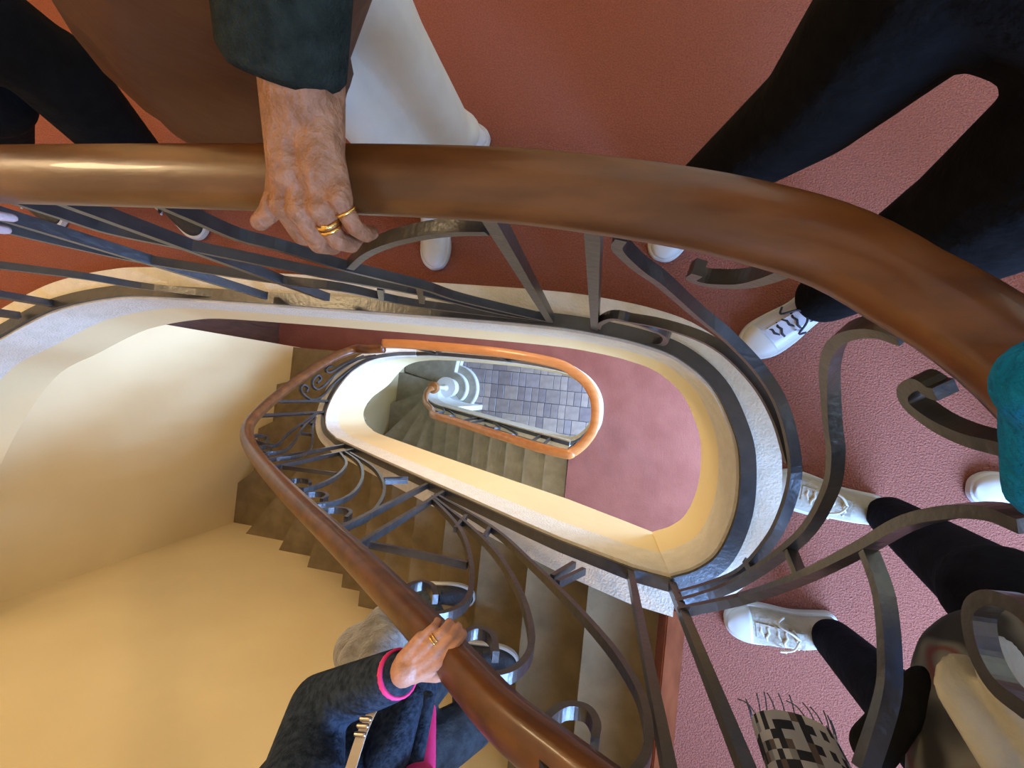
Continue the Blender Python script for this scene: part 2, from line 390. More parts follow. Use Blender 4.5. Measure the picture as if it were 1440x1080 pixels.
# --- balustrade of the upper landing
ba = empty('balustrade', (0.0, 0.225, 0.05), 'wrought iron balustrade with thick brown wooden handrail round the upper landing', 'balustrade')
def rail_z_a(p):
    if p.x > 0.0 and p.y > -0.3: return 0.90 + interp(-p.y, [(-0.13, 0.0), (0.0, 0.05), (0.15, 0.11), (0.3, 0.12)])
    if p.y <= -0.3 and p.x > -0.5: return interp(-p.x, [(-0.43, 1.02), (-0.3, 0.97), (-0.15, 0.86)])
    return 0.90
ra = [p for p in A_TOP if p.x > -2.7 or p.y > -0.2]
handrail('handrail', [Vector((p.x, p.y, rail_z_a(p))) for p in ra], WOOD, ba)
keep(band('bottom_rail', A_TOP, lambda i, p: [(0.020, 0.05), (0.020, 0.064), (-0.020, 0.064), (-0.020, 0.05)], IRON), ba)
keep(band('top_rail', ra, lambda i, p: [(0.013, rail_z_a(p)-0.048), (0.013, rail_z_a(p)-0.038), (-0.013, rail_z_a(p)-0.038), (-0.013, rail_z_a(p)-0.048)], IRON), ba)
PA = [(p.x, p.y) for p in A_TOP] + [(0.05, -0.5)]
for q in ((775, 449), (837, 461), (373, 416), (460, 418), (945, 824)): post(PA, q, 0.86 if q[0] != 945 else 0.95, ba)
for q in ((85, 429), (27, 444)): post(PA, q, 0.86, ba)
RC = [  # scrolls of the straight side, then those of the rounded end
 [(770, 448), (700, 436), (594, 410), (480, 389), (333, 359), (233, 338), (150, 320), (77, 296)],
 [(768, 447), (650, 419), (594, 401), (486, 374), (400, 347), (333, 329), (262, 298)],
 [(760, 448), (583, 426), (480, 404), (383, 392), (213, 366), (100, 342), (0, 318), (-60, 300)],
 [(686, 318), (640, 319), (594, 325), (550, 336), (515, 352), (493, 372)],
 [(300, 414), (200, 402), (117, 388), (0, 373), (-80, 362)],
 [(952, 838), (1000, 824), (1043, 805), (1080, 765), (1102, 725), (1117, 672), (1114, 625), (1098, 568), (1068, 519), (1023, 472), (979, 436), (932, 394), (903, 373), (880, 352), (870, 338), (876, 326)],
 [(952, 850), (1005, 834), (1056, 809), (1127, 755), (1166, 692), (1175, 640), (1171, 598), (1168, 557), (1167, 515), (1176, 483), (1197, 465), (1234, 459), (1275, 470)],
 [(955, 861), (1043, 842), (1127, 813), (1210, 772), (1272, 737), (1335, 720), (1397, 719), (1450, 738)],
 [(1222, 776), (1243, 838), (1251, 922), (1247, 984), (1215, 1085)],
 [(912, 478), (932, 480), (938, 471), (922, 460), (895, 450), (866, 443), (846, 450), (842, 458)],
 [(866, 444), (937, 457), (1007, 484), (1062, 535), (1094, 590), (1112, 650)],
 [(984, 376), (976, 384), (1000, 391), (1045, 392), (1080, 384), (1112, 372)],
 [(1330, 548), (1318, 545), (1300, 534), (1283, 545), (1286, 562), (1303, 578), (1332, 597), (1373, 614), (1430, 628)],
 [(1475, 880), (1440, 852), (1400, 842), (1377, 862), (1384, 915), (1412, 966), (1460, 1005)],
 [(1110, 770), (1127, 814)], [(1052, 790), (1060, 806)],
 [(535, 402), (537, 418)], [(590, 400), (594, 422)],
]
for i, q in enumerate(RC):
    trace('scroll_bar' if len(q) > 2 else 'link_bar', q, PA, ba, 0.022, 0.015, zmax=0.94, reach=0.86 if i in (0, 1, 2, 4) else None)

# --- balustrade of the upper flight, down to the lower landing
bf = empty('balustrade', (-1.0, -0.5, -1.4), 'wrought iron scroll balustrade following the winding upper flight', 'balustrade')
PF = [(p.x, p.y) for p in ([Vector((0.40, -0.5)), Vector((0.25, -0.5))] + FLIGHT)]
rail_px = [(790, 1080), (700, 1006), (630, 927), (560, 850), (480, 768), (400, 690), (366, 652), (350, 628), (345, 608), (352, 590), (375, 567), (408, 541), (440, 519), (472, 501), (500, 491)]
RP = [on_path(q[0], q[1], PF)[1] for q in rail_px]
head = [Vector((0.17, -0.5, 0.875)), Vector((0.09, -0.5, 0.80))]
tail = [Vector((-1.93, 0.215, -2.02)), Vector((-1.78, 0.238, -2.03))]
FR_RAIL = smooth2(head + RP + tail, 5)
handrail('handrail', FR_RAIL, WOOD, bf)
keep(band('bottom_rail', FLIGHT, lambda i, p: [(0.018, flight_top(p)), (0.018, flight_top(p)+0.014), (-0.018, flight_top(p)+0.014), (-0.018, flight_top(p))], IRON), bf)
def rail_height(x, y):
    best = min(FR_RAIL, key=lambda v: (v.x-x)**2+(v.y-y)**2); return best.z-0.03
for q in ((889, 820), (598, 684), (618, 697), (473, 629), (480, 637), (467, 564), (457, 580)):
    h = on_path(q[0], q[1], PF); p = h[1]
    bar('post', [Vector((p.x, p.y, flight_top(p))), Vector((p.x, p.y, rail_height(p.x, p.y)))], [h[2], h[2]], 0.024, 0.018, IRON, bf)
def z6(l): return [(320+a/6, 480+b/6) for a, b in l]
FCV = [
 [(612, 697), (691, 744), (748, 795), (804, 851), (857, 911), (892, 964), (908, 1006), (911, 1052), (895, 1090), (850, 1120), (800, 1112), (767, 1085), (757, 1050), (764, 1022), (793, 1000), (824, 1003), (838, 1024), (836, 1048)],
 [(608, 700), (656, 739), (698, 781), (730, 834), (746, 886), (744, 922), (723, 947), (691, 956), (662, 950), (643, 932), (640, 912), (652, 896), (672, 889), (692, 899), (697, 924)],
 [(606, 702), (630, 726), (650, 753), (661, 788), (663, 823), (654, 850), (628, 866), (597, 868), (574, 858), (565, 845), (574, 829), (593, 823), (608, 829), (612, 843)],
 [(478, 638), (487, 653), (473, 671), (438, 687), (413, 688), (401, 681), (413, 676), (433, 677), (436, 682)],
 [(485, 637), (504, 651), (510, 669), (502, 689), (482, 704), (451, 711), (431, 709), (419, 701), (429, 696), (451, 695), (460, 699), (452, 705)],
 [(492, 638), (524, 658), (538, 678), (539, 698), (524, 722), (500, 736), (473, 741), (452, 734), (446, 725), (460, 718), (484, 718), (493, 723), (486, 731)],
 z6([(740, 610), (620, 700), (500, 790), (440, 860), (380, 880), (250, 850), (200, 820), (250, 797), (330, 815), (335, 850)]),
 z6([(745, 620), (640, 720), (560, 850), (480, 925), (350, 945), (240, 925), (300, 893), (370, 905)]),
 z6([(740, 640), (715, 720), (715, 850), (690, 920), (600, 970), (400, 992), (270, 975), (330, 955)]),
 z6([(1180, 155), (1050, 225), (900, 350), (800, 460), (710, 492), (640, 450), (615, 400), (640, 368), (675, 390), (660, 430)]),
 z6([(1250, 120), (1100, 150), (930, 255), (820, 365), (760, 405), (720, 380), (717, 330), (760, 285), (785, 315), (755, 350)]),
 z6([(1150, 125), (1000, 180), (900, 240), (850, 262), (828, 245), (840, 218), (880, 205)]),
]
for q in FCV: trace('scroll_bar', q, PF, bf, 0.022, 0.013)
for q in ([(520, 766), (600, 782), (657, 795)], [(398, 657), (473, 667)], [(776, 813), (807, 794)], [(784, 821), (821, 803)], [(540, 674), (573, 673)], [(541, 678), (573, 677)], z6([(600, 700), (650, 715)]), z6([(690, 690), (735, 700)]), z6([(620, 775), (700, 790)]), [(640, 745), (655, 727)], [(680, 757), (690, 742)]):
    trace('link_bar', q, PF, bf, 0.02, 0.013, sm=False)

# --- balustrade of the lower landing and lower flight
bb = empty('balustrade', (-1.0, 0.25, -H), 'iron balustrade with orange brown handrail round the lower landing and flight', 'balustrade')
LZ = -H+0.90
rb = [p for p in B_TOP if p.x > -1.80 or p.y < 0]
LRAIL = [Vector((p.x, p.y, LZ)) for p in rb[:-6:3]]
for x in (-0.42, -0.62, -0.9, -1.2, -1.45, -1.7): LRAIL.append(Vector((x, ly(x), LZ-RISE*(-0.28-x)/0.243)))
LRAIL += [at(606, 575, -3.7), at(598, 566, -4.02), at(598, 555, -4.3), at(603, 548, -4.5), at(611, 545, -4.62)]
LR = smooth2(LRAIL, 4)
handrail('handrail', LR, WOOD_B, bb)
keep(band('bottom_rail', B_TOP, lambda i, p: [(0.018, -H+0.05), (0.018, -H+0.064), (-0.018, -H+0.064), (-0.018, -H+0.05)], IRON), bb)
keep(band('bottom_rail', L_STR, lambda i, p: [(0.018, L4[i][2]), (0.018, L4[i][2]+0.014), (-0.018, L4[i][2]+0.014), (-0.018, L4[i][2])], IRON), bb)
def lrail_z(x, y): return min(LR, key=lambda v: (v.x-x)**2+(v.y-y)**2).z-0.03
NY = Vector((0.06, 1, 0)).normalized()
def lp(x, h): return Vector((x, ly(x), l_top((x, ly(x)))+h))
for x0 in (-0.40, -1.24):
    for dx in (0, -0.11):
        x = x0+dx; bar('post', [lp(x, 0), Vector((x, ly(x), lrail_z(x, ly(x))))], [NY, NY], 0.024, 0.018, IRON, bb)
    for pts in ([(-0.72, 0.02), (-0.5, 0.16), (-0.3, 0.40), (-0.36, 0.62), (-0.52, 0.66), (-0.5, 0.54)], [(-0.72, 0.02), (-0.6, 0.2), (-0.52, 0.38), (-0.62, 0.52), (-0.70, 0.46)]):
        P = smooth2([lp(x0+a, h) for a, h in pts], 4)
        bar('scroll_bar', P, [NY]*len(P), 0.022, 0.013, IRON, bb)
# posts on the lower landing's straight side and round end
for i in range(8, len(B_TOP)-8, 9):
    p = B_TOP[i]; n = normals(B_TOP)[i]; n3 = Vector((n.x, n.y, 0))
    bar('post', [Vector((p.x, p.y, -H+0.06)), Vector((p.x, p.y, LZ-0.03))], [n3, n3], 0.024, 0.018, IRON, bb)
    q = B_TOP[min(i+4, len(B_TOP)-1)]
    bar('scroll_bar', smooth2([Vector((p.x, p.y, -H+0.07)), Vector(((p.x*2+q.x)/3, (p.y*2+q.y)/3, -H+0.3)), Vector((q.x, q.y, -H+0.55)), Vector(((p.x+q.x)/2, (p.y+q.y)/2, -H+0.72))], 4), [n3]*13, 0.022, 0.013, IRON, bb)

# unseen warm fill lamps added to brighten the stairwell, one above each landing
GLOBE = bpy.data.materials.new('fill_lamp_glass'); GLOBE.use_nodes = True
_b = GLOBE.node_tree.nodes['Principled BSDF']; _b.inputs['Base Color'].default_value = (0.9, 0.85, 0.7, 1)
_b.inputs['Emission Color'].default_value = (1.0, 0.72, 0.38, 1); _b.inputs['Emission Strength'].default_value = 4.0
BRASS = mat('brass', (0.6, 0.42, 0.18), 0.35, metal=1.0)
def added_fill_lamp(x, y, ztop, drop, watt, label):
    e = empty('fill_lamp', (x, y, ztop), label, 'lamp'); zc = ztop-drop-0.11
    rg = [[Vector((x+0.18*math.sin(PI*i/12)*math.cos(2*PI*k/20), y+0.18*math.sin(PI*i/12)*math.sin(2*PI*k/20), zc+0.10*math.cos(PI*i/12))) for k in range(20)] for i in range(1, 12)]
    g = keep(loft('globe', rg, GLOBE, None), e); g.visible_shadow = True
    keep(tube('stem', [(x, y, ztop-0.03), (x, y, zc+0.10)], 0.012, BRASS), e)
    keep(tube('canopy', [(x, y, ztop), (x, y, ztop-0.03)], [0.06, 0.05], BRASS, None, 16), e)
    l = bpy.data.lights.new('fill_light', 'POINT'); l.energy = watt; l.color = (1.0, 0.74, 0.42); l.shadow_soft_size = 0.2
    o = bpy.data.objects.new('fill_light', l); COL.objects.link(o); o.location = (x, y, zc-0.31); keep(o, e)
added_fill_lamp(-0.95, 1.05, -0.26, 0.02, 38, 'added warm fill lamp, out of view under the ceiling of the lower landing')  # added fill, lights the side wall above the flight
added_fill_lamp(-2.3, 0.80, 2.88, 0.35, 50, 'added warm fill lamp, out of view above the upper landing')  # added fill, warms the upper carpet and kerbs
tag(box('ceiling', (-3.8, 0.2, 2.88), (0.4, 2.1, 2.98), PAINT), 'ceiling strip above the upper landing beside the rooflight', kind='structure')

# newel at the foot of the stairs
nw = empty('newel_post', (NEWEL.x, NEWEL.y, -2*H), 'white round newel pedestal capped with a wooden rail end at the stair foot', 'newel')
def lathe(name, prof, c, m, parent, seg=24):
    rings = [[Vector((c.x+r*math.cos(2*PI*k/seg), c.y+r*math.sin(2*PI*k/seg), z)) for k in range(seg)] for r, z in prof]
    return keep(loft(name, rings, m, None, smooth=False), parent)
zn = -5.26
lathe('shaft', [(0.15, -2*H), (0.15, zn-0.06), (0.165, zn-0.05), (0.165, zn), (0.10, zn)], NEWEL, WHITE, nw)
lathe('spindle', [(0.05, zn), (0.03, zn+0.05), (0.028, -4.68)], NEWEL+Vector((0.0, -0.01)), WHITE, nw, 12)
lathe('cap', [(0.05, -4.69), (0.085, -4.67), (0.09, -4.63), (0.075, -4.59), (0.03, -4.575)], Vector((at(609, 545, -4.62).x, at(609, 545, -4.62).y)), WOOD_B, nw)

# ================================================================== people
SKIN = mat('skin_tanned', (0.235, 0.095, 0.038), 0.6, (0.345, 0.155, 0.072), 55, 0.6, 110, fac=(0.32, 0.62), detail=6.0, spec=0.3)
SKIN2 = mat('skin_fair', (0.50, 0.24, 0.14), 0.5, (0.58, 0.30, 0.19), 40, 0.2, 160)
SKIN3 = mat('skin_pale', (0.55, 0.42, 0.40), 0.5, (0.6, 0.46, 0.43), 40, 0.2, 160)
NAIL = mat('nail', (0.62, 0.38, 0.30), 0.3)
GOLD = mat('gold', (0.85, 0.55, 0.16), 0.22, metal=1.0)
HAIRM = mat('hair_brown', (0.05, 0.03, 0.018), 0.6, (0.09, 0.055, 0.03), 40, 0.5, 90)
HAIRG = mat('hair_grey', (0.30, 0.28, 0.25), 0.6, (0.45, 0.43, 0.4), 40, 0.5, 90)
GREENKNIT = mat('dark_green_knit', (0.012, 0.0145, 0.0095), 0.95, (0.022, 0.026, 0.018), 60, 0.5, 260, spec=0.1)
LEATHER = mat('brown_leather', (0.085, 0.028, 0.007), 0.5, (0.12, 0.042, 0.011), 5, 0.18, 14, spec=0.2, stretch=(2.0, 2.0, 0.6))
WHITEPANT = mat('white_trousers', (0.62, 0.60, 0.50), 0.85, (0.68, 0.66, 0.56), 8, 0.3, 22, sheen=0.2)
BLACKPANT = mat('black_trousers', (0.0045, 0.0045, 0.0045), 0.95, (0.007, 0.007, 0.007), 30, 0.3, 60, spec=0.12)
NAVYPANT = mat('dark_navy_jeans', (0.0045, 0.005, 0.009), 0.95, (0.007, 0.008, 0.014), 30, 0.3, 60, spec=0.12)
DENIM = mat('dark_denim_knit', (0.015, 0.022, 0.036), 0.95, (0.04, 0.055, 0.08), 70, 0.45, 130, spec=0.15)
PINK = mat('magenta_cotton', (0.75, 0.02, 0.16), 0.7, (0.85, 0.05, 0.22), 20)
JEANS = mat('washed_jeans', (0.02, 0.028, 0.038), 0.9, (0.05, 0.065, 0.08), 30, 0.5, 90)
TEAL = mat('teal_fleece', (0.0, 0.13, 0.30), 0.95, (0.004, 0.19, 0.42), 50, 0.6, 160, spec=0.2)
CANVAS = mat('white_canvas', (0.36, 0.33, 0.25), 0.85, (0.44, 0.40, 0.31), 25, 0.35, 120)
RUBBER = mat('white_rubber', (0.56, 0.55, 0.50), 0.5)
LACE = mat('white_lace', (0.62, 0.58, 0.47), 0.9)
BLACKSHOE = mat('black_shoe', (0.010, 0.010, 0.012), 0.6, (0.018, 0.018, 0.02), 40, 0.3, 120)
GREYSHOE = mat('pale_grey_leather', (0.50, 0.50, 0.52), 0.4, (0.58, 0.58, 0.6), 20)
DARKLACE = mat('dark_lace', (0.03, 0.03, 0.035), 0.8)
STRAPM = mat('beige_strap', (0.55, 0.46, 0.34), 0.6)
STEEL = mat('buckle_metal', (0.6, 0.5, 0.38), 0.3, metal=1.0)
FUR = mat('grey_plush', (0.20, 0.18, 0.15), 0.95, (0.34, 0.32, 0.29), 28, 0.9, 70, stretch=(1, 1, 3), sheen=0.5)
BEANIE = mat('dark_hair', (0.02, 0.016, 0.012), 0.6)

_sph = []
def sphere_pts():
    if not _sph:
        for i in range(1, 8):
            a = PI*i/8
            for k in range(14):
                b = 2*PI*k/14; _sph.append(Vector((math.sin(a)*math.cos(b), math.sin(a)*math.sin(b), math.cos(a))))
        _sph.append(Vector((0, 0, 1))); _sph.append(Vector((0, 0, -1)))
    return _sph
def blob(name, caps, vox, mats, smooth_it=4, extra=None, shape=None):
    """union of tapered capsules (p0, p1, r0, r1) grown into one continuous surface"""
    bm = bmesh.new()
    for c in caps:
        p0, p1, r0, r1 = Vector(c[0]), Vector(c[1]), c[2], c[3]
        fl = c[4] if len(c) > 4 else None          # optional (axis, factor) flattening
        vs = []
        for p, r in ((p0, r0), (p1, r1)):
            for q in sphere_pts():
                v = q*r
                if fl: ax = Vector(fl[0]).normalized(); v = v - ax*v.dot(ax)*(1-fl[1])
                vs.append(bm.verts.new(p+v))
        g = bmesh.ops.convex_hull(bm, input=vs, use_existing_faces=False)
        bad = [e for e in set(g['geom_interior'])|set(g['geom_unused']) if isinstance(e, bmesh.types.BMVert)]
        bmesh.ops.delete(bm, geom=bad, context='VERTS')
    me = bpy.data.meshes.new(name); bm.to_mesh(me); bm.free()
    tmp = bpy.data.objects.new('tmp', me); COL.objects.link(tmp)
    r = tmp.modifiers.new('r', 'REMESH'); r.mode = 'VOXEL'; r.voxel_size = vox
    if smooth_it:
        sm = tmp.modifiers.new('s', 'SMOOTH'); sm.factor = 0.5; sm.iterations = smooth_it
    dg = bpy.context.evaluated_depsgraph_get()
    out = bpy.data.meshes.new_from_object(tmp.evaluated_get(dg))
    bpy.data.objects.remove(tmp)
    out.name = name
    if shape:
        for v in out.vertices: v.co = shape(v.co)
    for m in (mats if isinstance(mats, (list, tuple)) else [mats]): out.materials.append(m)
    out.polygons.foreach_set('use_smooth', [True]*len(out.polygons))
    o = bpy.data.objects.new(name, out); COL.objects.link(o)
    return o
def join_mesh(o, others):
    bm = bmesh.new(); bm.from_mesh(o.data)
    for q in others: bm.from_mesh(q.data); 
    bm.to_mesh(o.data); bm.free()
    for q in others: bpy.data.objects.remove(q)
    o.data.polygons.foreach_set('use_smooth', [True]*len(o.data.polygons))
    return o

def hand_caps(W, D, N, side, fingers, thumb, s=1.0):
    """W wrist, D wrist->knuckles, N back of the hand, side = thumb side; fingers: list of (across, forward, lengths, bends, radius)"""
    D = Vector(D).normalized(); N = Vector(N); N = (N-D*N.dot(D)).normalized(); S = Vector(side); S = (S-D*S.dot(D)-N*S.dot(N)).normalized()
    caps = []; tips = []; joints = []
    W = Vector(W)
    for ac, fw, ls, bends, r, spread in fingers:
        m = W + D*fw*s + S*ac*s + N*(0.004-abs(ac-0.008)*0.10)*s
        caps.append((W+S*ac*0.62*s+D*0.008*s-N*0.004*s, m-N*0.004*s, 0.0175*s, (r+0.0035)*s))
        caps.append((m, m+D*0.001, (r+0.0018)*s, (r+0.0018)*s))
        ang = 0; p = m; jj = [m]
        dd = (D+S*spread).normalized()
        for L, b in zip(ls, bends):
            ang += b
            d = dd*math.cos(ang) - N*math.sin(ang)
            q = p + d*L*s
            r2 = r*0.93
            caps.append((p, q, r*s, r2*s)); p = q; r = r2; jj.append(q)
        tips.append((p, d)); joints.append(jj)
    b0, pts, rs = thumb
    p = W+D*b0[0]*s+S*b0[1]*s+N*b0[2]*s; first = p; tj = [p]
    for (f, a, n), (ra, rb) in zip(pts, rs):
        q = W+D*f*s+S*a*s+N*n*s
        caps.append((p, q, ra*s, rb*s)); p = q; tj.append(q)
    caps.append((W+D*0.02*s, first, 0.019*s, 0.016*s))
    caps.append((W+D*0.015*s-N*0.008*s, W+D*0.072*s-N*0.008*s, 0.02*s, 0.017*s))
    return caps, joints, tj

def shoe(parent, loc, yaw, style, L=0.275, W=0.098, label=None):
    """toe towards local +x; origin under the heel"""
    mU = {'canvas': CANVAS, 'black': BLACKSHOE, 'grey': GREYSHOE, 'blue': GREYSHOE}[style]
    root = None
    rot = Matrix.Translation(Vector(loc)) @ Matrix.Rotation(yaw, 4, 'Z')
    def width(t):   # half width along the foot, rounded at heel and toe
        if t < 0.10: return W/2*(0.10+0.60*math.sqrt(max(0.0, 1-((0.10-t)/0.10)**2)))
        if t > 0.74: return W/2*(0.06+0.93*math.sqrt(max(0.0, 1-((t-0.74)/0.26)**2)))
        return W/2*sum(interp(t+d, [(0.10, 0.70), (0.2, 0.74), (0.4, 0.77), (0.60, 0.95), (0.74, 0.99), (1.0, 0.99)]) for d in (-0.05, -0.025, 0, 0.025, 0.05))/5
    def shift(t): return 0.006*math.sin(t*PI*1.5)
    def top(t):
        return sum(interp(t+d, [(0, 0.075), (0.08, 0.092), (0.25, 0.090), (0.38, 0.098), (0.55, 0.078), (0.7, 0.060), (0.85, 0.052), (0.95, 0.043), (1.0, 0.030)]) for d in (-0.04, -0.02, 0, 0.02, 0.04))/5
    ts = [0.5-0.5*math.cos(PI*i/32) for i in range(33)]
    rings = []
    for t in ts:
        hw = width(t); h = top(t); ring = []
        for k in range(14):
            a = PI*k/13
            y = math.cos(a); z = max(0.0, math.sin(a))
            yy = hw*(abs(y)**0.7)*(1 if y >= 0 else -1)*(0.92 if z < 0.5 else 0.92-0.25*(z-0.5)); zz = 0.018+(h-0.018)*(z**0.75)
            ring.append(rot @ Vector((t*L, shift(t)+yy, zz)))
        rings.append(ring)
    up = loft('shoe', rings, mU, None, closed=True, caps=True, smooth=True); keep(up, parent)
    # sole
    def outline(e, z):
        q = [(t*L*(1+2*e/L)-e, shift(t)+(width(t)+e)) for t in ts] + [(t*L*(1+2*e/L)-e, shift(t)-(width(t)+e)) for t in ts[::-1]]
        return [rot @ Vector((x, y, z)) for x, y in q]
    so = loft('sole', [outline(0.0, 0.001), outline(0.004, 0.006), outline(0.004, 0.022), outline(0.001, 0.028)], RUBBER if style != 'grey' else GREYSHOE, None, smooth=False)
    def sub(o): o.parent = up; o.matrix_parent_inverse = up.matrix_parent_inverse.copy(); o.parent = up; o.matrix_parent_inverse = Matrix.Identity(4); return o
    sub(so)
    if style in ('canvas', 'blue'):
        rg = []
        for t in [0.79+0.21*math.sin(PI/2*i/12) for i in range(13)]:
            hw = width(t)+0.002; h = top(t)+0.002
            rg.append([rot @ Vector((t*L+0.002, shift(t)+hw*(abs(math.cos(PI*k/11))**0.7)*(1 if math.cos(PI*k/11) >= 0 else -1)*0.94, 0.02+(h-0.018)*(max(0.0, math.sin(PI*k/11))**0.75))) for k in range(12)])
        sub(loft('toe_cap', rg, RUBBER, None, closed=True, caps=True, smooth=True))
        lm = LACE if style == 'canvas' else DARKLACE
        for i in range(5):
            t = 0.46+0.068*i; h = top(t)+0.003; wv = 0.024-0.001*i
            sub(tube('lace', [rot @ Vector((t*L+(0.012 if k % 2 else 0)*(1 if i % 2 else -1)*0.4+0.012*(u/wv)*(1 if i % 2 else -1)*0.35, shift(t)+u, h-0.10*abs(u/wv)**2*0.07)) for k, u in enumerate([-wv, -wv*0.5, 0, wv*0.5, wv])], 0.0034, lm, None, 6))
        for sg in (-1, 1):
            t = 0.44
            sub(tube('lace', smooth2([rot @ Vector((t*L, 0, top(t)+0.006)), rot @ Vector((t*L+0.02, sg*0.02, top(t)+0.016)), rot @ Vector((t*L+0.045, sg*0.034, top(t)-0.004)), rot @ Vector((t*L+0.025, sg*0.045, top(t)-0.02))], 4), 0.003, lm, None, 6))
        tg = [[rot @ Vector((t*L, shift(t)+y, top(t)+0.0008+0.001*(1-abs(y)/0.022))) for y in (-0.02, -0.01, 0, 0.01, 0.02)] for t in (0.40, 0.5, 0.6, 0.7, 0.77)]
        sub(loft('tongue', tg, CANVAS if style == 'canvas' else GREYSHOE, None, closed=False, caps=False, smooth=True))
    if style == 'black':
        t = 0.5
        sub(tube('strap', [rot @ Vector((t*L, shift(t)+u, top(t)+0.003-8*u*u)) for u in (-0.04, -0.02, 0, 0.02, 0.04)], 0.005, BLACKSHOE, None, 6))
        sub(tube('emblem', [rot @ Vector((0.30*L, -width(0.3)-0.001, 0.05)), rot @ Vector((0.38*L, -width(0.38)-0.001, 0.042)), rot @ Vector((0.46*L, -width(0.46)-0.001, 0.056))], 0.004, GREYSHOE, None, 6))
    if label: up['label'] = label
    return up

def ring_e(c, ax, ay, axis, n=24, f=None):
    """elliptic ring round centre c, perpendicular to axis"""
    axis = Vector(axis).normalized(); u = Vector((1, 0, 0)); u = (u-axis*u.dot(axis)).normalized(); v = axis.cross(u)
    out = []
    for k in range(n):
        a = 2*PI*k/n; s = f(a) if f else 1.0
        out.append(Vector(c)+u*ax*s*math.cos(a)+v*ay*s*math.sin(a))
    return out
def ring_band(name, c, axis, r, tube_r, m, parent, squash=1.0, up=None):
    """finger ring: a torus round a finger"""
    axis = Vector(axis).normalized(); u = axis.orthogonal().normalized(); v = axis.cross(u)
    rg = []
    for i in range(20):
        a = 2*PI*i/20; d = u*math.cos(a)+v*math.sin(a)
        rg.append([Vector(c)+d*(r+tube_r*math.cos(2*PI*k/8))+axis*tube_r*1.3*math.sin(2*PI*k/8) for k in range(8)])
    rg.append(rg[0])
    return keep(loft(name, rg, m, None, closed=True, caps=False), parent)

def head_caps(c, fwd, s=1.0):
    c = Vector(c); f = Vector(fwd).normalized(); sd = Vector((0, 0, 1)).cross(f)
    U = Vector((0, 0, 1))
    k = [(c+U*0.03-f*0.015, c+U*0.03+f*0.02, 0.088, 0.082), (c-U*0.02+f*0.02, c-U*0.085+f*0.045, 0.066, 0.042),
         (c+f*0.088+U*0.015, c+f*0.108-U*0.022, 0.008, 0.013), (c+f*0.075-U*0.052-sd*0.015, c+f*0.075-U*0.052+sd*0.015, 0.014, 0.014)]
    for q in (-1, 1):
        k.append((c+sd*q*0.082-U*0.005, c+sd*q*0.088-U*0.035, 0.017, 0.011))
        k.append((c+sd*q*0.034+f*0.078+U*0.022, c+sd*q*0.034+f*0.080+U*0.022, 0.013, 0.013))
    return k
def body_caps(J, fwd):
    J = {k: Vector(v) for k, v in J.items()}
    c = [(J['pelvis'], J['chest'], 0.115, 0.125), (J['chest'], J['neck'], 0.10, 0.052), (J['neck'], J['head']-Vector((0, 0, 0.06)), 0.05, 0.05)]
    for s in 'LR':
        c += [(J['neck']-Vector((0, 0, 0.06)), J['sh'+s], 0.06, 0.05), (J['sh'+s], J['el'+s], 0.047, 0.037), (J['el'+s], J['wr'+s], 0.036, 0.026),
              (J['pelvis'], J['hip'+s], 0.10, 0.085), (J['hip'+s], J['kn'+s], 0.078, 0.052), (J['kn'+s], J['an'+s], 0.05, 0.035)]
    return c + head_caps(J['head'], fwd)
RELAX = lambda b1, b2, b3: [(0.032, 0.088, (0.042, 0.026, 0.02), (b1, b2, b3), 0.0092, 0.05), (0.010, 0.092, (0.047, 0.029, 0.021), (b1, b2, b3), 0.0094, 0.0),
    (-0.012, 0.088, (0.043, 0.027, 0.02), (b1, b2, b3), 0.009, -0.04), (-0.032, 0.080, (0.033, 0.021, 0.018), (b1, b2, b3), 0.0078, -0.10)]
THUMB_OUT = ((0.022, 0.026, -0.010), [(0.052, 0.045, -0.014), (0.075, 0.058, -0.022), (0.093, 0.062, -0.030)], [(0.016, 0.0125), (0.0115, 0.0105), (0.0105, 0.0085)])
def relaxed_hand(wr, el, side, s=0.95):
    d = (Vector(wr)-Vector(el)).normalized(); n = Vector(side).cross(d)
    c, _, _ = hand_caps(Vector(wr)+d*0.01, d, n, side, RELAX(0.25, 0.35, 0.3), THUMB_OUT, s)
    return c
def face(p, J, fwd, hair, parent):
    c = Vector(J['head']); f = Vector(fwd).normalized(); sd = Vector((0, 0, 1)).cross(f)
    h = blob('hair', [(c+Vector((0, 0, 0.045))-f*0.02, c+Vector((0, 0, 0.05))-f*0.005, 0.096, 0.09), (c-f*0.05+Vector((0, 0, 0.02)), c-f*0.055-Vector((0, 0, 0.06)), 0.07, 0.05)], 0.012, hair, 3)
    keep(h, parent)
    for q in (-1, 1):
        e = blob('eye', [(c+sd*q*0.034+f*0.086+Vector((0, 0, 0.022)), c+sd*q*0.034+f*0.087+Vector((0, 0, 0.022)), 0.009, 0.009)], 0.003, BEANIE, 1); keep(e, parent)

